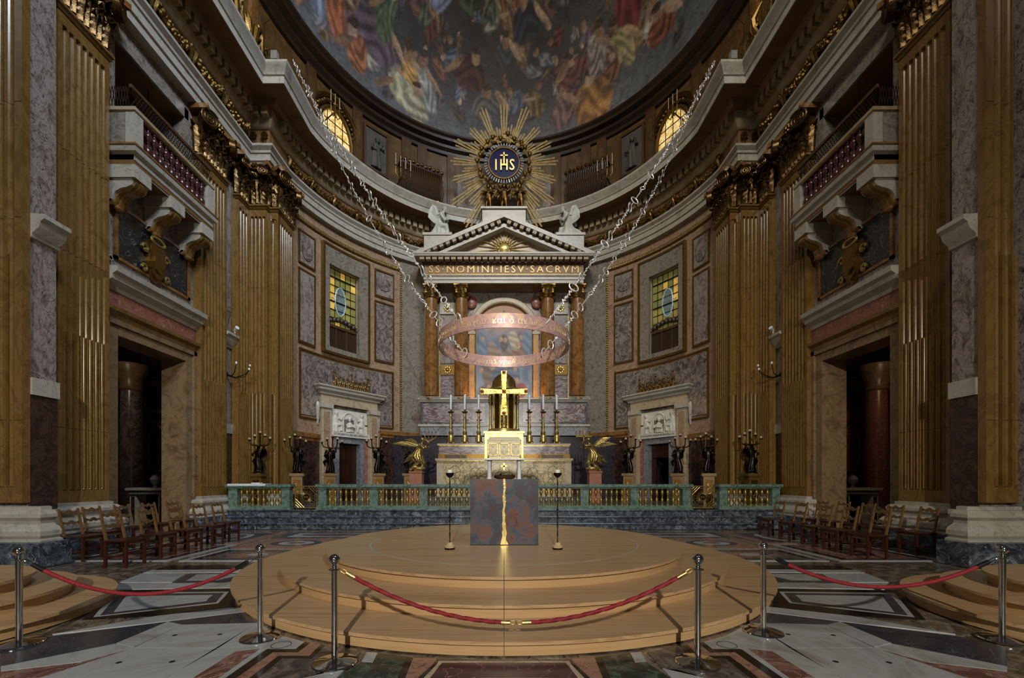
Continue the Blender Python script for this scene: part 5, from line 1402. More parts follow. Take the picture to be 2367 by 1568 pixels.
# pediment
for s in (-1, 1):
    def tri(o0, o1, y0, y1, name, mat):
        # raking band between vertical offsets o0 (outer) and o1 (inner)
        P = [(s * (4.42 - 0), 12.6 - o0 * 0), (0, 14.5 - o0), (0, 14.5 - o1), (s * (4.42 - o1 * 2.3), 12.6)]
        if o0: P[0] = (s * (4.42 - o0 * 2.3), 12.6)
        wmb(rt).prism(P, y0, y1, 'y').build(name, mat, rt)
    tri(0, .2, 20.95, 22.6, 'raking_cornice', white_m); tri(.2, .42, 21.25, 22.6, 'raking_bed', red_m); tri(.42, .58, 21.15, 22.6, 'raking_frame', white_m)
    for k in range(12):
        t = (k + .7) / 12.4; x = s * 3.85 * (1 - t); z = 12.62 + t * (14.16 - 12.62)
        place(blk, 'modillion', rt, Vector((x, 21.27, z - .1 + .02)) - L0, (0, s * R(23.3), 0), (.85, 1, 1))
wmb(rt).prism([(-3.1, 12.6), (3.1, 12.6), (0, 13.93)], 21.6, 21.8, 'y').build('tympanum', breccia_warm, rt)
su = wmb(rt).lathe([(.3, -.1), (.28, .0), (.15, .1), (0, .12)], 20)
su = MB(); su.lathe([(.3, 0), (.28, .08), (.15, .14), (.02, .15)], 20)
for q in range(12): su.sphere((.3 * cos(q * pi / 6), .3 * sin(q * pi / 6), .06), .09, .09, .08, 7, 5)
su.build('gilt_sun', gold, rt, True, Vector((0, 21.58, 13.07)) - L0, (R(90), 0, 0))
for k in range(26):
    a = 2 * pi * k / 26 + .12
    lim = min(2.15, (.42 / abs(sin(a)) if sin(a) < -.05 else 9), (.85 / (abs(sin(a)) + abs(cos(a)) * .43) if sin(a) > 0 else 9))
    r1 = max(.5, lim * (.95 if k % 2 else .8))
    wmb(rt).tube([(.34 * cos(a), 21.54, 13.07 + .34 * sin(a)), (r1 * cos(a), 21.54, 13.07 + r1 * sin(a))], [.035, .026], 4).build('sun_ray', ray_gilt, rt)
rbx('crowning_block', white_m, -1.07, 1.07, 21.3, 22.6, 14.2, 14.88); rbx('crowning_block_cap', white_m, -1.14, 1.14, 21.22, 22.6, 14.88, 14.98)
# arched frame of the altarpiece
m = wmb(rt); rows = []
for k in range(33):
    a = pi * k / 32; rows.append([(r * cos(a), y, 9.15 + r * sin(a)) for r, y in ((1.5, 22.4), (1.5, 22.2), (1.56, 22.16), (1.74, 22.16), (1.8, 22.22), (1.8, 22.5))])
m.grid(rows); m.build('arch_moulding', cream_m, rt, True, ang=.5)
glow_m = G('amber_glow_stone', [(.3, '#8a5a20'), (.6, '#b8823a'), (.85, '#9c6a2a')], 2, 6, 1, .4)  # warm lamp glow of the jambs is put into this amber
for s in (-1, 1):
    rbx('arch_jamb', glow_m, min(s * 1.5, s * 1.78), max(s * 1.5, s * 1.78), 22.18, 22.5, 5.62, 9.05)
    rbx('arch_impost', cream_m, min(s * 1.46, s * 1.84), max(s * 1.46, s * 1.84), 22.14, 22.5, 9.02, 9.16)
    m = wmb(rt); m.sphere((s * 1.7, 22.4, 10.75), .3, .1, .34, 12, 8); m.build('spandrel_oval', red_pink, rt, True)
# altarpiece
def make_painting():
    nu, nv = 90, 150
    u = np.linspace(-1, 1, nu); v = np.linspace(0, 1, nv); U, V = np.meshgrid(u, v)
    W_, H_ = 1.5, 5.05
    rs = np.random.RandomState(4)
    def C(h): return np.array(lin(h)[:3])
    n = sum(np.sin(rs.rand() * 9 + (3 + 3 * k) * (U * np.cos(k * 1.7) + V * 3 * np.sin(k * 1.7)) + 2 * np.sin((4 + k) * V * 2 + k)) for k in range(6)) / 6
    t = np.clip((V - .62) / .25 + .2 * n, 0, 1)[..., None]
    b = (C('#3c4c66') + (C('#7a88a0') - C('#3c4c66')) * np.clip(.5 + n, 0, 1)[..., None]) * (1 - t) + C('#b8805a') * t
    t = np.clip((V - .86) / .1 + .3 * n, 0, 1)[..., None]; b = b * (1 - t) + C('#a87850') * t
    def blob(x, y, a, c, ang, col, f=10, amp=.3):
        nonlocal b
        du, dv = (U - x), (V - y) * 3.3
        p = du * cos(ang) + dv * sin(ang); q = -du * sin(ang) + dv * cos(ang)
        m = np.clip((1 - np.sqrt((p / a) ** 2 + (q / c) ** 2) + .2 * n) * 5, 0, 1)[..., None]
        b = b * (1 - m) + np.clip(C(col) * (1 + amp * np.sin(f * q / c + 3 * p / a))[..., None], 0, 1) * m
    for a in ((-.5, .25, .25, .5, .2, '#6a5a50'), (.55, .1, .22, .3, -.3, '#8a2c24'), (-.6, .08, .3, .3, .1, '#5a4a48'), (.1, .42, .25, .5, 0, '#7c7060'), (-.35, .5, .22, .4, .3, '#8a7464'), (.5, .5, .25, .4, -.2, '#8a5648'),
              (.35, .62, .2, .35, .2, '#b0a084'), (0, .6, .15, .3, 0, '#4c3c34'), (-.1, .25, .3, .4, .5, '#4a5a74'), (.3, .28, .25, .4, .2, '#54647c'), (-.75, .6, .15, .5, 0, '#607488'), (.8, .6, .15, .5, 0, '#607488')): blob(*a)
    for k in range(14): blob(rs.uniform(-.8, .8), rs.uniform(.1, .66), .08, .1, 0, '#a88468', 3, .2)
    m = ((np.abs(U) < .035) & (V > .78) & (V < .93)) | ((np.abs(V - .86) < .008) & (np.abs(U) < .3)); b[m] = C('#5c4c44')
    b *= .8
    # vertical rows squeezed into the arch
    VZ = V * H_
    hw = np.where(VZ > 3.55, np.sqrt(np.clip(1.5 ** 2 - (VZ - 3.55) ** 2, .0001, None)), 1.5)
    P = np.stack([U * hw, np.zeros_like(U), VZ], -1).reshape(-1, 3)
    idx = np.arange(nu * nv).reshape(nv, nu)
    F = np.stack([idx[:-1, :-1], idx[:-1, 1:], idx[1:, 1:], idx[1:, :-1]], -1).reshape(-1, 4)
    me = bpy.data.meshes.new('canvas'); me.from_pydata(P.tolist(), [], F.tolist())
    at = me.color_attributes.new('paint', 'FLOAT_COLOR', 'POINT'); at.data.foreach_set('color', np.concatenate([np.clip(b, 0, 1), np.ones(U.shape + (1,))], -1).astype(np.float32).ravel())
    mt = bpy.data.materials.new('oil_paint'); mt.use_nodes = True; ca = mt.node_tree.nodes.new('ShaderNodeVertexColor'); ca.layer_name = 'paint'
    bs = mt.node_tree.nodes['Principled BSDF']; mt.node_tree.links.new(ca.outputs[0], bs.inputs[0]); bs.inputs['Roughness'].default_value = .45
    me.materials.append(mt); return me
pt = thing('altarpiece', 'tall arched altarpiece painting in blue and amber tones within the retable', 'painting', (0, 22.36, 5.62))
place(make_painting(), 'canvas', pt)
sd = [(1.5, 0), (1.5, 3.55)] + [(1.5 * cos(pi * k / 24), 3.55 + 1.5 * sin(pi * k / 24)) for k in range(1, 24)] + [(-1.5, 3.55), (-1.5, 0)]
MB().prism(sd, .004, .05, 'y').build('stretcher_panel', wood_dark, pt)
MB().tube([(p[0] * .985, -.02, p[1] * .995 + .02) for p in sd], .035, 6).build('gilt_frame', gold, pt, True)
lamp('niche_lamp', 'POINT', (1.25, 21.35, 5.85), (0, 0, 0), 24, (1, .62, .25), shadow_soft_size=.06)
lamp('niche_lamp', 'POINT', (-1.25, 21.35, 5.85), (0, 0, 0), 24, (1, .62, .25), shadow_soft_size=.06)
# ================================================================ HIGH ALTAR
ha = thing('high_altar', 'high altar with banded alabaster front and marble candle step', 'altar', (0, 20, .576))
def hbx(name, mat, x0, x1, y0, y1, z0, z1): return wmb(ha).box(x0, x1, y0, y1, z0, z1).build(name, mat, ha)
hbx('predella', slate_m, -3.6, 3.6, 18.6, 21.6, .576, .8)
hbx('frontal', onyx, -3.0, 3.0, 19.45, 20.6, .8, 2.42)
hbx('side_block', cream_m, -3.02, -2.72, 19.42, 19.5, .8, 2.42); hbx('side_block', cream_m, 2.72, 3.02, 19.42, 19.5, .8, 2.42)
hbx('mensa', cream_m, -3.08, 3.08, 19.3, 20.7, 2.42, 2.5); hbx('mensa_fillet', gold, -3.04, 3.04, 19.36, 20.6, 2.38, 2.42)
hbx('lower_gradine', gold_dim, -3.0, 3.0, 19.7, 21.2, 2.5, 2.72); hbx('gradine_panel', wood_brown, -2.7, -1.7, 19.68, 19.7, 2.53, 2.68); hbx('gradine_panel', wood_brown, 1.7, 2.7, 19.68, 19.7, 2.53, 2.68)
hbx('gradine', book_m, -2.98, 2.98, 19.8, 21.2, 2.72, 3.12); hbx('gradine_cap', cream_m, -3.04, 3.04, 19.72, 21.2, 3.12, 3.2); hbx('gradine_fillet', gold, -3.0, 3.0, 19.76, 21.2, 3.08, 3.12)
for i, x in enumerate((-2.2, -1.15, 0, 1.15, 2.2)):
    for j in range(4):
        a = j * pi / 2 + (pi / 4 if i % 2 else 0)
        cx_, cz_ = x + .2 * cos(a), 1.62 + .26 * sin(a)
        wmb(ha).tube([(cx_ + .24 * cos(q * pi / 10), 19.44, cz_ + .3 * sin(q * pi / 10)) for q in range(20)], .013, 5, closed=True).build('inlay_ring', G('frontal_inlay', [(.3, '#4a5a3c'), (.7, '#7a6a40')], 4, 4, 1, .3) if (i, j) == (0, 0) else MATS['frontal_inlay'], ha, True)
for q in (0,):
    wmb(ha).box(-.04, .04, 19.42, 19.45, 1.95, 2.3).build('gilt_cross', gold, ha); wmb(ha).box(-.13, .13, 19.42, 19.45, 2.12, 2.19).build('gilt_cross', gold, ha)
# tabernacle
tb = thing('tabernacle', 'domed gilt bronze temple tabernacle with columns on the high altar', 'tabernacle', (0, 20.4, 3.2))
m = MB(); m.box(-.88, .88, -.7, .6, -.7, .46); m.box(-.93, .93, -.75, .6, .46, .56); m.build('plinth', gold, tb)
MB().lathe([(.78, .56), (.78, .64), (.74, .68), (.74, .7)], 28).build('stylobate', gold, tb, True)
MB().lathe([(.5, .7), (.5, 2.25)], 24).build('cella', gold_dark, tb, True)
for k in range(12):
    a = 2 * pi * (k + .5) / 12
    c = MB().lathe([(.075, .7), (.075, .74), (.055, .78), (.052, 1.5), (.046, 2.08), (.06, 2.1)], 12, (.66 * cos(a), .66 * sin(a), 0)).build('column', gold, tb, True)
    MB().lathe([(.05, 2.1), (.06, 2.16), (.09, 2.24), (.09, 2.27)], 10, (.66 * cos(a), .66 * sin(a), 0)).build('capital', gold, c, True)
MB().lathe([(.74, 2.27), (.76, 2.34), (.74, 2.45), (.84, 2.52), (.84, 2.58), (.6, 2.6)], 28).build('entablature', gold, tb, True)
MB().lathe([(.6, 2.6), (.6, 2.7), (.57, 2.74), (.54, 2.95), (.45, 3.12), (.3, 3.27), (.1, 3.36), (.03, 3.38), (.03, 3.46), (.0, 3.48)], 28).build('dome', gold_dim, tb, True)
sg = MB()
sg.lathe([(.14, .72), (.14, .8), (.1, .84), (.06, .9)], 14, (0, -.68, 0)); TT = Matrix.Translation((0, -.68, .9)) @ Matrix.Scale(.62, 4)
sg.M = TT; sg.v += [tuple(TT @ Vector(p)) for p in []]
tmp = MB(TT); torch_figure(tmp); o_ = len(sg.v); sg.M = None; sg.v += tmp.v; sg.f += [tuple(i + o_ for i in f) for f in tmp.f]
remeshed(sg, 'statuette', gold, .02, 2, tb)
for k in range(18):
    a = 2 * pi * k / 18; MB().tube([(.1 * cos(a), -.7, 1.45 + .1 * sin(a)), (.3 * cos(a), -.7, 1.45 + .3 * sin(a))], [.012, .003], 4).build('halo_ray', gold_bright, tb)
# six candlesticks
ck = thing('altar_candlestick', 'x', 'candlestick', (0, 0, 0), 0, 'gilt candlesticks on the high altar')
m = MB()
for k in range(3):
    a = pi / 2 + k * 2 * pi / 3; m.sphere((.13 * cos(a), .13 * sin(a), .05), .06, .06, .05, 7, 5)
m.lathe([(.19, .06), (.2, .1), (.15, .16), (.15, .34), (.17, .38), (.11, .42)], 3, caps=True); m.lathe([(.14, .1), (.16, .3), (.1, .42)], 12); m.build('foot', gold, ck, True)
MB().lathe([(.07, .42), (.1, .5), (.11, .56), (.06, .64), (.045, .7), (.075, .78), (.07, .86), (.045, .98), (.038, 1.25), (.06, 1.32), (.045, 1.36), (.05, 1.42)], 14).build('stem', gold, ck, True)
MB().lathe([(.05, 1.42), (.13, 1.47), (.15, 1.5), (.1, 1.5), (.04, 1.48), (.04, 1.6), (.05, 1.62)], 16).build('drip_pan', gold_dim, ck, True)
MB().lathe([(.048, 1.6), (.046, 2.28), (.01, 2.3)], 12).build('candle', wax_white, ck, True)
for i, px in enumerate((1043, 1075, 1107, 1224, 1256, 1287)):
    x = (px - 1165.5) * .0201; lb = 'tall gilt candlestick with white candle on the high altar, %s of the %s three' % (('outermost', 'middle', 'innermost') if i < 3 else ('innermost', 'middle', 'outermost'))[i % 3:i % 3 + 1] if False else 'tall gilt candlestick with white candle, %s of the three %s of the tabernacle' % ((('outermost', 'middle', 'innermost') if i < 3 else ('innermost', 'middle', 'outermost'))[i % 3], 'left' if i < 3 else 'right')
    if i == 0: ck.location = (x, 20.05, 3.2); ck['label'] = lb
    else: copy_tree(ck, None, (x, 20.05, 3.2), 0, lb)
# ================================================================ SUNBURST
sb = thing('sunburst', 'great gilded sunburst with blue IHS medallion above the retable pediment', 'sunburst', (0, 21.75, 17.42))
rnd = random.Random(9)
NG = 34
for k in range(NG):
    a = 2 * pi * k / NG + pi / 2
    down = max(0, -sin(a))
    R1 = (2.55 if k % 2 == 0 else 1.95) + .3 * rnd.random() + (.55 if sin(a) > .8 and k % 2 == 0 else 0) + 1.15 * (down ** 1.5 if .25 < down < .97 else 0) * (1 if k % 2 == 0 else .7)
    if down > .93: R1 = 1.7
    for j in (-1, 0, 1):
        aa = a + j * .024; rr_ = R1 - .12 * abs(j) - .05 * (j > 0); off = j * .1
        ca, sa = cos(a), sin(a); px_, pz_ = -sa, ca
        p0 = (1.25 * ca + px_ * off * .7, .1 + .12 * (k % 2), 1.25 * sa + pz_ * off * .7); p1 = (rr_ * cos(aa) + px_ * off, .1 + .12 * (k % 2), rr_ * sin(aa) + pz_ * off)
        MB().tube([p0, p1], [.034, .042], 4).build('ray', ray_gilt, sb)
    if k % 2: MB().tube([(1.25 * cos(a), -.02, 1.25 * sin(a)), (1.8 * cos(a), -.02, 1.8 * sin(a))], [.05, .035], 4, flat=.5).build('silver_ray', silver, sb)
m = MB(); rows = []
MB().lathe([(.76, 0), (.76, .1), (.74, .12), (.02, .12)], 40).build('medallion', enamel_blue, sb, True, (0, .05, 0), (R(90), 0, 0))
MB().lathe([(.74, .0), (.74, .16), (.8, .16), (.8, 0)], 40, caps=False).build('medallion_rim', gold_dark, sb, True, (0, .05, 0), (R(90), 0, 0))
for k in range(44):
    a = 2 * pi * k / 44; MB().tube([(.84 * cos(a), -.1, .84 * sin(a)), (.99 * cos(a), -.05, .99 * sin(a))], [.03, .042], 4).build('silver_tooth', silver, sb)
cm = MB()
for k in range(22):
    a = 2 * pi * k / 22
    r = 1.24 + .1 * (k % 2); c0 = Vector((r * cos(a), -.1 - .08 * (k % 3), r * sin(a)))
    h_ = MB(); head(h_, c0, .12, (cos(a) * .2, -1, sin(a) * .2)); o_ = len(cm.v); cm.v += [tuple(p) for p in h_.v]; cm.f += [tuple(i + o_ for i in f) for f in h_.f]
    for q in (-1, 1):
        w_ = MB(); wing(w_, c0 + Vector((-sin(a) * q * .08, .03, cos(a) * q * .08)), c0 + Vector((-sin(a) * q * .24, .05, cos(a) * q * .24)), .14, (-cos(a) * .7, -.2, -sin(a) * .7), 4)
        o_ = len(cm.v); cm.v += w_.v; cm.f += [tuple(i + o_ for i in f) for f in w_.f]
cm.build('cherub_wreath', gold_dim, sb, True)
for tx, x in (('I', -.4), ('H', 0), ('S', .4)):
    me = text_mesh(tx, .62, .03, bold=.006); me.materials.append(gold_bright); place(me, 'monogram', sb, (x, -.11, -.14), (R(90), 0, 0), (1.0, 1.25, 1))
m = MB(); m.box(-.035, .035, -.14, -.08, -.1, .52); m.box(-.19, .19, -.14, -.08, .32, .39); m.build('monogram_cross', gold_bright, sb)
MB().box(-.05, .05, .1, .2, -2.5, -1.2).build('support_post', iron, sb)
# three gilt putti on the block
def putto(mb, s, arms_up):
    mb.tube([(-.1, 0, .0), (-.09, 0, .3), (-.05, 0, .52)], [.06, .085, .11], 8); mb.tube([(.12, -.03, .0), (.1, -.04, .3), (.05, 0, .52)], [.06, .085, .11], 8)
    for x, y in ((-.1, -.05), (.12, -.08)): mb.sphere((x, y, .03), .06, .09, .04, 7, 5)
    drapery(mb, [(0, 0, .4, .2, .15), (0, 0, .55, .18, .14), (0, 0, .7, .16, .13), (0, 0, .86, .17, .12), (0, 0, .93, .08, .07)], 6, .2)
    mb.tube([(0, 0, .92), (0, -.02, 1.0)], .06, 7); head(mb, (0, -.03, 1.1), .115, (s * .3, -1, .1))
    for q in (-1, 1):
        if arms_up: limb(mb, [(q * .16, 0, .86), (q * .3, -.04, .98), (q * .36, -.05, 1.22)], .06, .04); hand(mb, (q * .36, -.05, 1.25), (q * .2, 0, 1), .03)
        else: limb(mb, [(q * .16, 0, .86), (q * .26, -.08, .7), (q * .1, -.2, .74)], .06, .04); hand(mb, (q * .06, -.21, .76), (-q * .6, -.2, .6), .03)
for i, (x, up, s, lb) in enumerate(((-.78, False, 1, 'left of the three gilt winged children under the sunburst, hands folded'), (0, True, 0, 'middle gilt child under the sunburst with both arms raised'), (.78, False, -1, 'right of the three gilt winged children under the sunburst, hands folded'))):
    p = thing('putto_statue', lb, 'statue', (x, 21.45, 14.98), 0)
    mb = MB(); putto(mb, s, up); remeshed(mb, 'figure', bronze if False else gold_dark, .028, 2, p)
    for q in (-1, 1):
        w_ = MB(); wing(w_, (q * .08, .1, .85), (q * .36, .16, 1.0), .3, (0, 0, -1), 6); w_.build('wing', gold_dark, p, True)
# ================================================================ KNEELING STONE ANGELS
KM = None
for s, lb in ((-1, 'kneeling white marble angel with bowed head on the left end of the pediment'), (1, 'kneeling white marble angel looking up on the right end of the pediment')):
    bl = thing('statue_block', 'grey stone block under the %s kneeling angel' % ('left' if s < 0 else 'right'), 'block', (s * 3.28, 21.75, 12.6))
    MB().box(-.66, .66, -.45, .8, 0.02, 1.0).build('block', white_m, bl); MB().box(-.72, .72, -.5, .8, 1.0, 1.12).build('cap_slab', white_m, bl)
    a = thing('angel_statue', lb, 'statue', (s * 3.24, 21.7, 13.72), 0 if s < 0 else pi)
    mb = MB(); kneeling(mb); fg = remeshed(mb, 'figure', statue_m, .032, 2, a)
    for q in (-1, 1):
        w_ = MB(); wing(w_, (-.08, q * .12, 1.02), (-.34, q * .3, 1.42), .85, (-.12, 0, -1), 9); w_.build('wing', statue_m, a, True)
# ================================================================ PORTALS IN THE APSE WALL
for s, idx, txt in ((1, 3, 'STO·ROBERTO·CARD·BELLARMINO·S·I'), (-1, 4, 'STO·IOSEPHO·MARIA·PIGNATELLI·S·I')):
    fc = s * PH(803)
    q = ap(fc, AR, 0)
    d = sempty('door_%d' % idx, 'marble portal with carved relief and small dark door, %s of the high altar' % ('left' if s > 0 else 'right'), (q[0], q[1], .576), -fc)
    Z = -.576
    def B(name, mat, x0, x1, y0, y1, z0, z1, par=d): return MB().box(x0, x1, y0, y1, z0 + Z, z1 + Z).build(name, mat, par)
    for sx in (-1, 1):
        B('side_pilaster', cream_m, min(sx * 1.02, sx * 1.5), max(sx * 1.02, sx * 1.5), -.32, .35, .576, 4.66)
        B('side_pilaster_base', white_m, min(sx * .98, sx * 1.56), max(sx * .98, sx * 1.56), -.38, .35, .576, .9)
        B('side_capital', white_m, min(sx * .97, sx * 1.57), max(sx * .97, sx * 1.57), -.4, .35, 4.66, 4.86)
        B('pilaster_panel', breccia_warm, min(sx * 1.12, sx * 1.4), max(sx * 1.12, sx * 1.4), -.335, -.32, 1.0, 4.5)
        B('red_strip', red_pink, min(sx * .8, sx * 1.02), max(sx * .8, sx * 1.02), -.16, .35, .576, 3.5)
        B('blue_jamb', blue_m, min(sx * .56, sx * .8), max(sx * .56, sx * .8), -.2, .35, .576, 3.2)
        m = MB(); m.tube([(sx * 1.62, -.2, 4.9 + Z - .18 * k + .1 * sin(k)) for k in range(6)], [.05, .09, .1, .08, .06, .03], 7); m.build('side_scroll', white_m, d, True)
    B('blue_lintel', blue_m, -.8, .8, -.2, .35, 3.2, 3.45)
    B('inscription_band', relief_m, -1.04, 1.04, -.3, .35, 3.47, 3.68)
    B('relief_ground', relief_m, -1.0, 1.0, -.12, .35, 3.68, 4.72)
    B('frieze', cream_m, -1.5, 1.5, -.28, .35, 4.86, 5.24)
    MB().sweep([(1.5, .3), (1.5, -.28), (-1.5, -.28), (-1.5, .3)], [(0, 5.24 + Z), (.08, 5.26 + Z), (.1, 5.34 + Z), (.22, 5.42 + Z), (.24, 5.5 + Z), (.3, 5.56 + Z), (.3, 5.62 + Z), (0, 5.64 + Z)]).build('cornice', white_m, d)
    me = text_mesh(txt, .13, .004); xs = [v.co.x for v in me.vertices]
    for v in me.vertices: v.co.x *= 1.8 / (max(xs) - min(xs))
    me.materials.append(iron); o = place(me, 'inscription', d, (0, -.303, 3.58 + Z), (R(90), 0, 0)); o['kind'] = 'stuff'
    # relief: niche with half-length figure between two seated figures
    m = MB(); m.tube([(-.3, -.13, 3.72 + Z), (-.3, -.13, 4.3 + Z)] + [(.3 * cos(pi - k * pi / 10), -.13, 4.3 + .3 * sin(k * pi / 10) + Z) for k in range(11)] + [(.3, -.13, 3.72 + Z)], .035, 6)
    m.build('relief_niche', relief_m, d, True)
    B('niche_shade', G('niche_shade_grey', [(.3, '#5c5850'), (.7, '#746f66')], 3, 3, .4, .7) if s > 0 else MATS['niche_shade_grey'], -.27, .27, -.125, -.118, 3.74, 4.3)  # flat darker plate carries the shade of a hollow niche
    m = MB(); m.M = Matrix.Translation((.02, -.16, 3.72 + Z))
    drapery(m, [(0, 0, 0, .22, .1), (0, 0, .2, .2, .1), (0, 0, .36, .17, .09), (0, 0, .44, .07, .06)], 6, .1); m.tube([(0, 0, .42), (0, 0, .52)], .05, 7); head(m, (-.02 * s, -.02, .6), .11, (-.6 * s, -.8, -.2))
    for g in (-1, 1): limb(m, [(g * .17, -.02, .36), (g * .2, -.1, .2), (g * .04, -.16, .24)], .05, .035); hand(m, (g * .02, -.17, .27), (-g * .3, -.2, 1), .03)
    remeshed(m, 'relief_saint', relief_m, .018, 2, d)
    for g in (-1, 1):
        m = MB(); m.M = Matrix.Translation((g * .68, -.13, 3.7 + Z))
        drapery(m, [(0, 0, 0, .2, .08), (-g * .02, 0, .25, .2, .08), (0, 0, .4, .14, .07), (g * .02, 0, .6, .13, .07), (g * .02, 0, .72, .06, .05)], 7, .2); head(m, (0, -.02, .82), .09, (-g * .8, -.6, 0))
        limb(m, [(-g * .1, -.03, .62), (-g * .24, -.06, .55), (-g * .3, -.06, .75)], .04, .028); m.tube([(0, -.04, .3), (-g * .25, -.06, .32), (-g * .26, -.05, .05)], [.09, .08, .05], 7)
        hand(m, (-g * .3, -.06, .77), (0, -.1, 1), .022); remeshed(m, 'relief_figure', relief_m, .018, 2, d)
    # door leaves
    dw = G('red_brown_door', [(.25, '#160806'), (.5, '#2e120c'), (.8, '#200c08')], 2, 7, 1, .35, stretch=(3, 3, .5)) if s > 0 else MATS['red_brown_door']
    if s > 0:
        for a, b in ((-.56, -.005), (.005, .56)):
            lf_ = B('door_leaf', dw, a, b, .1, .16, .576, 3.2)
            for z0, z1 in ((.75, 1.45), (1.55, 2.35), (2.45, 3.05)): B('door_panel', dw, a + .08, b - .08, .08, .1, z0, z1, lf_)
    else:
        lf_ = B('door_leaf', dw, -.56, -.3, .1, .16, .576, 2.55)
        for z0, z1 in ((.75, 1.5), (1.6, 2.4)): B('door_panel', dw, -.52, -.34, .08, .1, z0, z1, lf_)
        for x0, x1 in ((-.56, 0), (0, .56)): B('door_overpanel', dw, x0 + .01, x1 - .01, .1, .16, 2.58, 3.2)
    # dark passage behind
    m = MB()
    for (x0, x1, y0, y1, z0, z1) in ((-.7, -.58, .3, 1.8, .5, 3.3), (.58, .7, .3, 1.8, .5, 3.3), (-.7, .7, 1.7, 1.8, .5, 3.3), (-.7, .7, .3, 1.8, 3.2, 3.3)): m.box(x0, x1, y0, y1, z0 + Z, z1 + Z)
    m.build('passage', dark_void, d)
    # gilt cresting on the cornice
    g = thing('gilt_cresting', 'row of gilded scrolls and small figures on the cornice of the %s portal' % ('left' if s > 0 else 'right'), 'ornament', (q[0] * .962, AC + (q[1] - AC) * .962, 5.64), -fc)
    rnd = random.Random(idx)
    for k in range(9):
        x = -.88 + .22 * k; hgt = .34 + (.25 if k in (0, 4, 8) else .0) + .08 * rnd.random()
        m = MB(); m.tube([(x + .1 * (1 - j / 11) * cos(j * .6), 0, .16 + .12 * (1 - j / 11) * sin(j * .6)) for j in range(10)], .035, 6)
        m.tube([(x, 0, 0), (x + .03, 0, hgt * .5), (x - .02, -.02, hgt)], [.06, .05, .03], 7); m.sphere((x - .02, -.02, hgt + .05), .06, .06, .07, 8, 6)
        m.sphere((x + .05, -.03, hgt * .6), .06, .05, .08, 7, 5); m.sphere((x - .07, -.02, .06), .07, .06, .07, 7, 5)
        m.build('scroll_ornament', gold_dim, g, True)
# ================================================================ TORCH-BEARING ANGELS ON PEDESTALS
globe_m = G('glass_globe', [(.3, '#8a7a60'), (.7, '#b8a888')], 4, 2, .3, .12, spec=.8)
def torch_angel(label, x, y, z, h, rz, flip=1):
    t = thing('torch_angel', label, 'candelabrum', (x, y, z), rz, 'bronze torch-bearing angels behind the altar rail')
    me = TFM if TFM else None
    o = place(TFM, 'figure', t, (0, 0, 0), None, (flip * h * .72, h * .72, h * .72))
    for w in TWM: place(w, 'wing', t, (0, 0, 0), None, (flip * h * .72, h * .72, h * .72))
    for k, (bx_, bz) in enumerate(((-.2, .84), (-.07, .92), (.06, 1.0), (.18, .93), (.3, .86))):
        br = MB(); sx = h * flip
        pts = [(.1 * sx * .8, -.04 * h, .68 * h), ((.1 + (bx_ - .1) * .3) * sx, -.06 * h, .66 * h), ((.1 + (bx_ - .1) * .85) * sx, -.05 * h, .7 * h), (bx_ * sx, -.04 * h, bz * h - .05 * h)]
        br.tube(pts, [.02 * h, .016 * h, .016 * h, .014 * h], 6); br.lathe([(.014 * h, 0), (.04 * h, .015 * h), (.03 * h, .03 * h)], 8, (bx_ * sx, -.04 * h, bz * h - .055 * h))
        b_ = br.build('branch', bronze, t, True)
        MB().sphere((bx_ * sx, -.04 * h, bz * h), .033 * h, None, None, 10, 8).build('globe', globe_m, b_, True)
    return t
_o = remeshed(TF, 'figure', bronze_black, .016, 2); TFM = _o.data; bpy.data.objects.remove(_o)
TWM = []
for q in (-1, 1):
    w_ = MB(); wing(w_, (q * .05, .08, .7), (q * .14, .14, .86), .36, (q * .05, .03, -1), 7); TWM.append(w_.mesh('wing', bronze_black, True))
ped_g = G('pedestal_wood', [(.25, '#3a2a10'), (.5, '#6a5022'), (.8, '#4c3816')], 4, 7, 1, .4, .3)
TP = [(598, 14.9, .98, 0, 'at the left apse pier', 1), (688, 15.9, .92, .3, 'between the left pier and the left portal', -1), (763, 17.4, .9, .4, 'at the near jamb of the left portal', 1), (875, 18.6, .9, .3, 'between the left portal and the gilt angel', -1),
      (1453, 18.6, .9, -.3, 'between the gilt angel and the right portal', 1), (1567, 17.4, .92, -.4, 'at the near jamb of the right portal', 1), (1637, 15.9, .95, -.3, 'between the right portal and the right pier', -1), (1737, 14.9, 1.02, 0, 'at the right apse pier', -1), (946, 19.2, .8, .2, 'half hidden behind the left gilt angel', 1)]
for px, y, sc, rz, where, fl in TP:
    x = (px - 1165) / 1000 * y; hh = 92 * y / 1000 * sc / .95; z = EYE + 17 * y / 1000
    p = thing('pedestal', 'gilded wooden pedestal of the torch angel %s' % where, 'pedestal', (x, y, .576), rz)
    w = 15.5 * y / 1000
    MB().box(-w * .75, w * .75, -w * .75, w * .75, .0, z - .576 - .1).build('body', ped_g, p); MB().box(-w, w, -w, w, z - .576 - .1, z - .576).build('cap', ped_g, p)
    MB().box(-w * .5, w * .5, -w * .78, -w * .74, .15, z - .576 - .22).build('front_panel', gold_dark, p)
    m = MB(); m.tube([(.25 * w * cos(k * 1.3), -w * .8, .3 + (z - 1.2) * k / 14) for k in range(14)], .02, 5); m.build('carving', gold, p, True)
    torch_angel('bronze angel holding a branched torch %s' % where, x, y, z, hh, rz, fl)
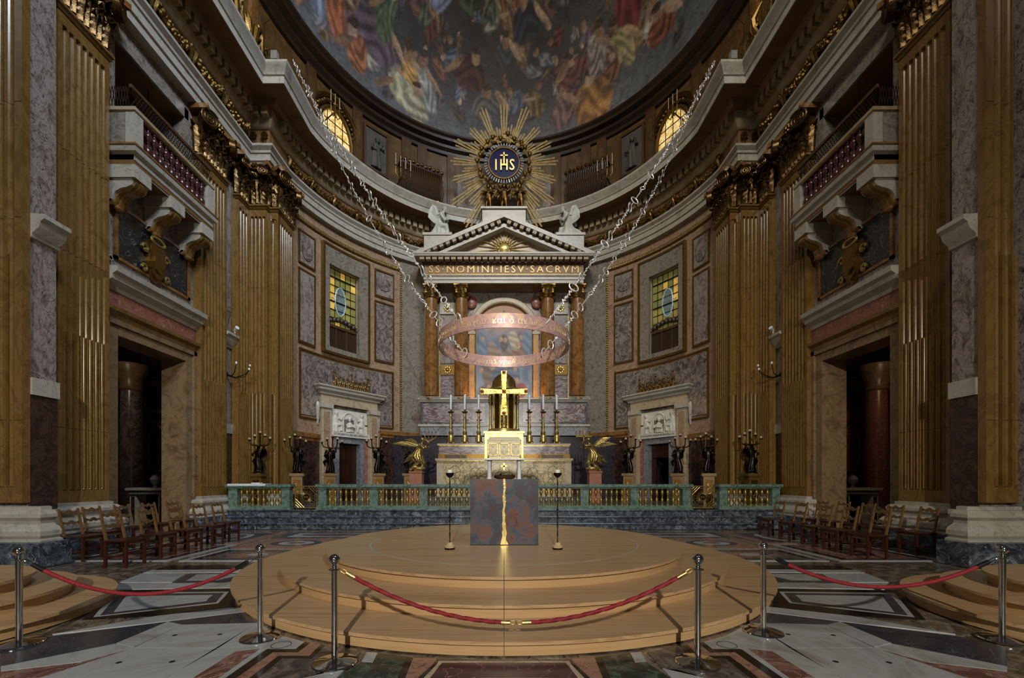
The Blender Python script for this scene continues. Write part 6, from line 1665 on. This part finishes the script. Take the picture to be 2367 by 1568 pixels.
# ================================================================ GILT FLYING ANGELS
def flying(mb):
    # faces +x, leaning forward on one foot, robe blown back to -x
    drapery(mb, [(.12, 0, .12, .1, .1), (.05, 0, .25, .2, .17), (-.02, 0, .42, .24, .18), (.02, 0, .58, .16, .14), (.1, 0, .72, .13, .14), (.15, 0, .86, .13, .17), (.17, 0, .93, .06, .07)], 7, .3)
    for k, (dx, dz, r) in enumerate(((-.42, .28, .07), (-.5, .16, .05), (-.34, .4, .08), (-.28, .12, .06))):
        mb.tube([(.0, -.06 + .05 * k, .42), (dx * .55, -.05 + .04 * k, .42 - .1 * k % .2), (dx, -.04 + .03 * k, dz)], [.12, r * 1.3, r * .4], 8)
    mb.tube([(.1, -.05, .36), (.02, -.06, .16), (-.22, -.06, -.08), (-.26, -.06, -.1)], [.1, .075, .045, .04], 8); mb.sphere((-.24, -.06, -.12), .09, .045, .035, 7, 5)
    mb.tube([(.12, .06, .36), (.26, .06, .16), (.16, .06, .0)], [.1, .075, .05], 8); mb.sphere((.22, .06, -.02), .09, .045, .035, 7, 5)
    mb.tube([(.17, 0, .9), (.2, 0, .99)], .05, 7); head(mb, (.22, 0, 1.08), .1, (.8, -.5, 0))
    limb(mb, [(.16, -.16, .85), (.3, -.24, .74), (.46, -.12, .78)], .06, .04); limb(mb, [(.16, .16, .85), (.36, .2, .84), (.44, .05, .98)], .06, .04)
    hand(mb, (.48, -.1, .8), (.4, .2, .8), .03); hand(mb, (.45, .04, 1.0), (.1, 0, 1), .03)
for s, px, y in ((-1, 964, 17.4), (1, 1374, 17.4)):
    x = (px - 1165.5) / 1000 * y; side = 'left' if s < 0 else 'right'
    b_ = thing('plinth_box', 'plain terracotta coloured box under the %s gilt angel' % side, 'box', (x, y, .576))
    zt = EYE + 22 * y / 1000
    MB().box(-.24, .24, -.24, .24, 0, zt - .576 - .06).build('body', terracotta, b_); MB().box(-.27, .27, -.27, .27, zt - .576 - .06, zt - .576).build('cap', terracotta, b_)
    a = thing('gilt_angel', 'gilded flying angel with spread wing and branched candle holder %s of the high altar' % side, 'statue', (x, y, zt + .17), 0 if s < 0 else pi)
    mb = MB(); flying(mb); mb.sphere((.08, 0, -.06), .26, .2, .1, 10, 6); mb.box(-.1, .22, -.15, .15, -.17, -.08)
    remeshed(mb, 'figure', gold, .022, 2, a, None, None, (1.05, 1.05, 1.0))
    for q, tip in ((-1, (-.66, -.12, 1.02)), (1, (-.34, .3, 1.2))):
        w_ = MB(); wing(w_, (.04, q * .1, .86), tip, .25, (-.7, 0, -.6), 8); w_.build('wing', gold, a, True)
    for k in range(5):
        u = (k - 2) * .14
        m = MB(); m.tube([(.46, 0, 1.0), (.46 + u * .5, .03 * k, 1.12), (.46 + u, .04 * k, 1.2), (.46 + u, .04 * k, 1.42 + .05 * (2 - abs(k - 2)))], [.018, .014, .014, .01], 6); m.lathe([(.01, 0), (.035, .012), (.02, .03)], 8, (.46 + u, .04 * k, 1.4)); m.build('candle_branch', gold_dim, a, True)
# processional cross on a thin pole at the right of the altar
pc = thing('processional_cross', 'slender gilt processional cross on a pole right of the high altar', 'cross', (3.08, 16.7, .576))
MB().tube([(0, 0, .04), (0, 0, 2.5)], .014, 8).build('pole', iron, pc); MB().lathe([(.12, 0), (.12, .03), (.03, .06), (.02, .1)], 16).build('foot', iron, pc, True)
m = MB(); m.box(-.02, .02, -.015, .015, 2.45, 2.95); m.box(-.3, .3, -.015, .015, 2.62, 2.67)
for k in range(7): m.tube([(-.3 + .1 * k, 0, 2.66), (-.3 + .1 * k, 0, 2.86)], .01, 5)
m.build('cross_head', gold_dim, pc)
# cloth and books lying on the left short rail
cl = thing('rail_cloth', 'white cloth spread on top of the left end of the altar rail', 'cloth', (-8.3, 14.1, 1.39))
m = MB(); m.box(-.6, .62, -.18, .17, .001, .016); m.box(-.6, .62, -.185, -.178, -.05, .016); m.build('cloth', white_paint, cl)
bk = thing('closed_book', 'thin pale blue book lying on the cloth on the left altar rail', 'book', (-8.05, 14.1, 1.407))
MB().box(-.14, .14, -.1, .1, 0, .006).build('cover', blue_m, bk); MB().box(-.135, .135, -.095, .095, .006, .034).build('pages', wax, bk); MB().box(-.14, .14, -.1, .1, .034, .04).build('cover', blue_m, bk)
# ================================================================ ATTIC FITTINGS
def pa(px, py, r=DR):
    """attic point: angle of the image column and height on the attic wall"""
    k = (px - 1165.) / 1000; a_, b_, c_ = 1 + k * k, -2 * AC, AC * AC - r * r
    y = (-b_ + sqrt(b_ * b_ - 4 * a_ * c_)) / (2 * a_)
    return math.atan2(k * y, y - AC), EYE + (1112 - py) / 1000 * y
attic_relief = G('grey_stucco', [(.3, '#3a3833'), (.7, '#504d46')], 3, 5, .5, .7)
amber = G('amber_oval_glass', [(.25, '#7a4a10'), (.45, '#c8a050'), (.6, '#e8d8a0'), (.8, '#b88428')], 5, 8, 1.5, .3, emit=.9)
for s in (1, -1):
    side = 'left' if s > 0 else 'right'
    f, z = pa(772, 322); f *= s; q = ap(f, DR, z)
    w = sempty('window_%d' % (3 if s > 0 else 4), 'oval amber attic window in a gilded scroll frame, %s' % side, q, -f)
    rows = []
    for k in range(28):
        a = 2 * pi * k / 28; rows.append([(.82 * cos(a), -.05, 1.2 * sin(a)), (.4 * cos(a), -.05, .6 * sin(a)), (0, -.05, 0)])
    m = MB(); m.grid(rows, cv=True); m.build('oval_glass', amber, w)
    m = MB()
    for x in (-.4, 0, .4): m.tube([(x, -.07, -1.15), (x, -.07, 1.15)], .018, 5)
    for zz in (-.7, -.25, .2, .65): m.tube([(-.8, -.07, zz), (.8, -.07, zz)], .018, 5)
    m.build('window_bars', lead, w)
    MB().tube([(.9 * cos(2 * pi * k / 32), -.08, 1.28 * sin(2 * pi * k / 32)) for k in range(32)], .1, 8, closed=True).build('inner_moulding', gold_dim, w, True)
    MB().tube([(1.35 * cos(2 * pi * k / 32), -.1, 1.7 * sin(2 * pi * k / 32)) for k in range(32)], .13, 8, closed=True).build('outer_moulding', gold_dark, w, True)
    rnd = random.Random(3)
    m = MB()
    for k in range(46):
        a = 2 * pi * k / 46; r = 1.12 + rnd.uniform(-.05, .05); m.sphere((r * cos(a), -.12, (r + .36) * sin(a)), .1 + .05 * rnd.random(), .1, .11, 7, 5)
    m.build('foliage_carving', gold_dark, w, True)
    for g in (-1, 1):
        m = MB(); m.tube([(g * (1.3 + .34 * (1 - k / 16) * cos(k * .5)), -.14, 1.35 + .34 * (1 - k / 16) * sin(k * .5)) for k in range(15)], .07, 7); m.build('scroll', gold_dim, w, True)
    # candle bracket in front of the oval window
    def bracket(px, py, r, sc, label, n=5):
        f, z = pa(px, py, r); f *= s; q = ap(f, r, z)
        t = thing('candle_bracket', label, 'candelabrum', q, -f)
        m = MB(); m.tube([(0, .0, 0), (0, -.12 * sc, -.12 * sc), (0, -.2 * sc, 0)], [.05 * sc, .05 * sc, .03 * sc], 7)
        m.tube([(0, -.2 * sc, 0), (0, r * 0 + (DR - r) + .0, -.25 * sc)], .03 * sc, 6); m.build('stem', gold_dark, t, True)
        for k in range(n):
            u = (k - (n - 1) / 2) * .26 * sc
            m = MB(); m.tube([(0, -.18 * sc, -.05 * sc), (u * .5, -.22 * sc, -.3 * sc), (u, -.2 * sc, -.12 * sc), (u, -.2 * sc, .25 * sc)], [.03 * sc, .028 * sc, .025 * sc, .02 * sc], 6)
            m.lathe([(.02, 0), (.06 * sc, .02), (.03, .05)], 8, (u, -.2 * sc, .25 * sc)); b_ = m.build('arm', gold_dim, t, True)
            MB().lathe([(.022 * sc, .28 * sc), (.02 * sc, .85 * sc)], 8, (u, -.2 * sc, 0)).build('candle', wax if False else cream_m, b_, True)
        return t
    bracket(768, 262, 8.2, .9, 'gilt candle bracket on the attic in front of the %s oval window' % side, 3)
    bracket(928, 408, 8.1, 1.0, 'gilt candle bracket at the near end of the %s attic balcony' % side, 4)
    # lattice-fronted bulging gallery
    f, z = pa(968, 400); f *= s; q = ap(f, DR, 16.15)
    t = thing('attic_balcony', 'dark bulging lattice balcony on the %s attic wall' % side, 'balcony', q, -f)
    MB().box(-1.15, 1.15, -.55, -.0, -.12, 0).build('floor_slab', wood_dark, t); MB().box(-1.15, 1.15, -.5, -.0, 1.45, 1.55).build('top_rail', wood_dark, t)
    for k in range(24):
        x = -1.1 + 2.2 * k / 23
        MB().tube([(x, -.42, 0), (x, -.72, .35), (x, -.62, .75), (x, -.45, 1.1), (x, -.48, 1.45)], .028, 5).build('slat', wood_brown, t, True)
    MB().box(-1.1, 1.1, -.3, -.05, 0, 1.45).build('inner_screen', wood_dark, t)
    m = MB()
    for k in range(11): m.sphere((-1.1 + .22 * k, -.5, 1.6 + .05 * (k % 2)), .1, .08, .1, 7, 5)
    m.build('crest_carving', gold_dark, t, True)
    # pale relief panel beside the oval window
    f, z = pa(867, 352); f *= s; q = ap(f, DR - .08, z)
    t = thing('relief_panel', 'grey relief panel with a small figure on the %s attic wall' % side, 'relief', q, -f)
    MB().box(-.55, .55, -.02, .05, -.95, .95).build('ground', attic_relief, t)
    m = MB(); m.M = Matrix.Translation((0, -.06, -.85)); drapery(m, [(0, 0, 0, .26, .1), (0, 0, .5, .22, .1), (0, 0, .9, .18, .09), (0, 0, 1.1, .2, .09), (0, 0, 1.2, .07, .06)], 6, .25); head(m, (.05, -.03, 1.36), .13, (.4, -1, 0))
    limb(m, [(.18, -.03, 1.1), (.38, -.08, 1.0), (.3, -.1, 1.3)], .06, .04); limb(m, [(-.18, -.03, 1.1), (-.3, -.1, .85), (-.1, -.14, .8)], .06, .04); hand(m, (.3, -.1, 1.33), (0, 0, 1), .03); hand(m, (-.08, -.14, .8), (1, 0, .2), .03)
    remeshed(m, 'figure', attic_relief, .03, 2, t)
    m = MB()
    for (x0, x1, z0, z1) in ((-.66, .66, .95, 1.06), (-.66, .66, -1.06, -.95), (-.66, -.55, -.95, .95), (.55, .66, -.95, .95)): m.box(x0, x1, -.08, .05, z0, z1)
    m.build('frame', wood_brown, t)
    # gilded carved group with candles on the choir cornice
    t = thing('cornice_trophy', 'gilded carved foliage and figures with candle stems on the %s choir cornice' % side, 'carving', (-s * 8.15, 13.2, 15.42))
    rnd = random.Random(21); m = MB()
    for k in range(60):
        y = rnd.uniform(-1.6, 1.6); hgt = rnd.uniform(.2, 1.0) * (1.2 - abs(y) * .35); x = rnd.uniform(-.25, .25)
        m.tube([(x, y, 0), (x + rnd.uniform(-.1, .1), y + rnd.uniform(-.15, .15), hgt * .6), (x + rnd.uniform(-.2, .2), y + rnd.uniform(-.3, .3), hgt)], [.07, .09, .02], 6)
    m.build('foliage', gold_dim, t, True)
    m = MB(); m.M = Matrix.Translation((0, -.9, .7)) @ Matrix.Rotation(s * R(70), 4, 'Z'); putto(m, 1, True); remeshed(m, 'cherub', gold_dim, .035, 2, t)
    for k in range(4):
        y = -1.9 + .35 * k
        m = MB(); m.tube([(-.1, y, 0), (-.1, y, 1.6)], [.04, .03], 7); m.lathe([(.03, 1.6), (.1, 1.64), (.05, 1.7)], 8, (-.1, y, 0)); b_ = m.build('candle_stem', gold_dim, t, True)
        MB().lathe([(.04, 1.7), (.035, 2.5)], 8, (-.1, y, 0)).build('candle', cream_m, b_)
    g = thing('cornice_guard', 'thin metal guard rail on the %s cornice corner' % side, 'railing', (-s * 7.6, 14.35, 15.42))
    m = MB(); m.tube([(s * -.35, .0, .3), (s * -.35, 0, 1.25), (s * .4, -.2, 1.55)], .008, 5); m.tube([(s * -.35, 0, 0), (s * -.35, 0, .4)], .014, 5); m.build('rail', bronze, g)
    m = MB(); m.box(-.1, .1, -.08, .08, .03, .3); m.build('lamp_head', plaster_grey, g); MB().box(-.03, .03, -.03, .03, 0, .05).build('lamp_foot', iron, g)
    MB().box(-.02, .02, -.02, .02, -.02, .02)
    # wall sconce beside the pier, small spot above it
    x, y, z = -s * 9.1, 14.6, 5.1
    t = thing('wall_sconce', 'curling iron wall sconce with white bulbs beside the %s apse pier' % side, 'sconce', (-s * WX, 14.55, z))
    for k, (dx, dy, dz) in enumerate(((.5, -.25, .25), (.75, .05, .12), (.6, .35, .32))):
        m = MB(); m.tube([(0, 0, 0), (s * dx * .4, dy * .3, -.12), (s * dx * .8, dy * .8, -.02), (s * dx, dy, dz)], [.02, .016, .014, .012], 6); b_ = m.build('arm', iron, t, True)
        MB().sphere((s * dx, dy, dz + .05), .035, .035, .05, 8, 6).build('bulb', white_paint, b_, True)
    MB().lathe([(.08, -.02), (.1, .02), (.05, .05)], 12).build('back_plate', iron, t, True, (0, 0, 0), (0, s * R(90), 0))
    t = thing('spot_lamp', 'small white spot lamp clamped to the ledge beside the %s apse pier' % side, 'lamp', (-s * 9.05, 14.55, 6.46))
    MB().tube([(0, 0, 0), (0, 0, .1)], .015, 6).build('stem', white_paint, t); MB().lathe([(.03, -.1), (.07, .08), (.06, .09)], 12).build('head', white_paint, t, True, (s * .05, -.02, .14), (R(20), s * R(60), 0))
    t = thing('loudspeaker', 'slim grey loudspeaker on the wall beside the %s side door' % side, 'loudspeaker', (-s * 9.3, 13.06, 1.62))
    MB().box(-.08, .08, -.1, .1, 0, .62).build('cabinet', plaster_grey, t); MB().box(min(s * .08, s * .09), max(s * .08, s * .09), -.085, .085, .03, .59).build('grille', G('speaker_grille', [(.3, '#5a5a4c'), (.7, '#6c6c5c')], 30, 2, .2, .7) if s > 0 else MATS['speaker_grille'], t)
    MB().box(min(-s * .12, 0), max(-s * .12, 0), -.03, .03, .2, .4).build('bracket', iron, t)
    # console table in the side chapel
    t = thing('console_table', 'pale marble console table in the dark %s chapel doorway' % side, 'table', (-s * 11.3, 13.9, 0))
    MB().box(-.62, .62, -.3, .3, 1.2, 1.28).build('top', cream_m, t); MB().box(-.55, .55, -.25, .25, 1.08, 1.2).build('apron', breccia_grey, t)
    for g in (-1, 1): MB().box(g * .45 - .1, g * .45 + .1, -.2, .2, 0, 1.08).build('leg', cream_m, t); MB().box(g * .45 - .05, g * .45 + .05, -.21, -.2, .15, 1.0).build('leg_inlay', red_m, t)
    t = thing('flower_vase', 'small round vase on the console table in the %s chapel' % side, 'vase', (-s * 11.2, 13.9, 1.28))
    MB().lathe([(.06, 0), (.07, .02), (.03, .06), (.12, .16), (.15, .26), (.1, .36), (.06, .4), (.08, .43)], 16).build('vase', plaster_grey, t, True)
t = thing('flood_lamp', 'small floodlight lying on the ledge of the right crossing pier', 'lamp', (9.2, 8.45, 6.46))
MB().lathe([(.05, -.14), (.08, .06), (.085, .08), (.07, .09)], 14).build('head', chrome, t, True, (-.05, 0, .1), (R(70), 0, R(-30))); MB().box(-.03, .03, -.04, .04, 0, .06).build('bracket', iron, t)
t = thing('junction_box', 'tiny white junction box on the cornice above the left stone angel', 'box', (-3.42, 21.88, 15.42))
MB().box(-.12, .12, -.06, .06, 0, .2).build('case', white_paint, t); MB().prism([(-.06, .05), (0, .1), (-.06, .15)], -.065, -.06, 'y').build('mark', iron, t); MB().prism([(.06, .05), (0, .1), (.06, .15)], -.065, -.06, 'y').build('mark', iron, t)
t = thing('security_camera', 'small round security camera above the left side door', 'camera', (-9.3, 10.16, 6.75))
MB().sphere((0.02, 0, 0), .07, .07, .07, 12, 8).build('dome', iron, t, True); MB().tube([(.06 + .0 * k, .05 * cos(k * pi / 6), .05 * sin(k * pi / 6)) for k in range(12)], .012, 5, closed=True).build('lens_ring', white_paint, t, True); MB().box(-.05, 0, -.08, .08, -.08, .08).build('mount', plaster_grey, t)
# weak lamps added inside the side chapels so the interiors show
lamp('chapel_fill_lamp', 'POINT', (-12.3, 12.6, 5.2), (0, 0, 0), 40, (1, .8, .6), shadow_soft_size=.2)
lamp('chapel_fill_lamp', 'POINT', (12.3, 12.6, 5.2), (0, 0, 0), 40, (1, .7, .45), shadow_soft_size=.2)
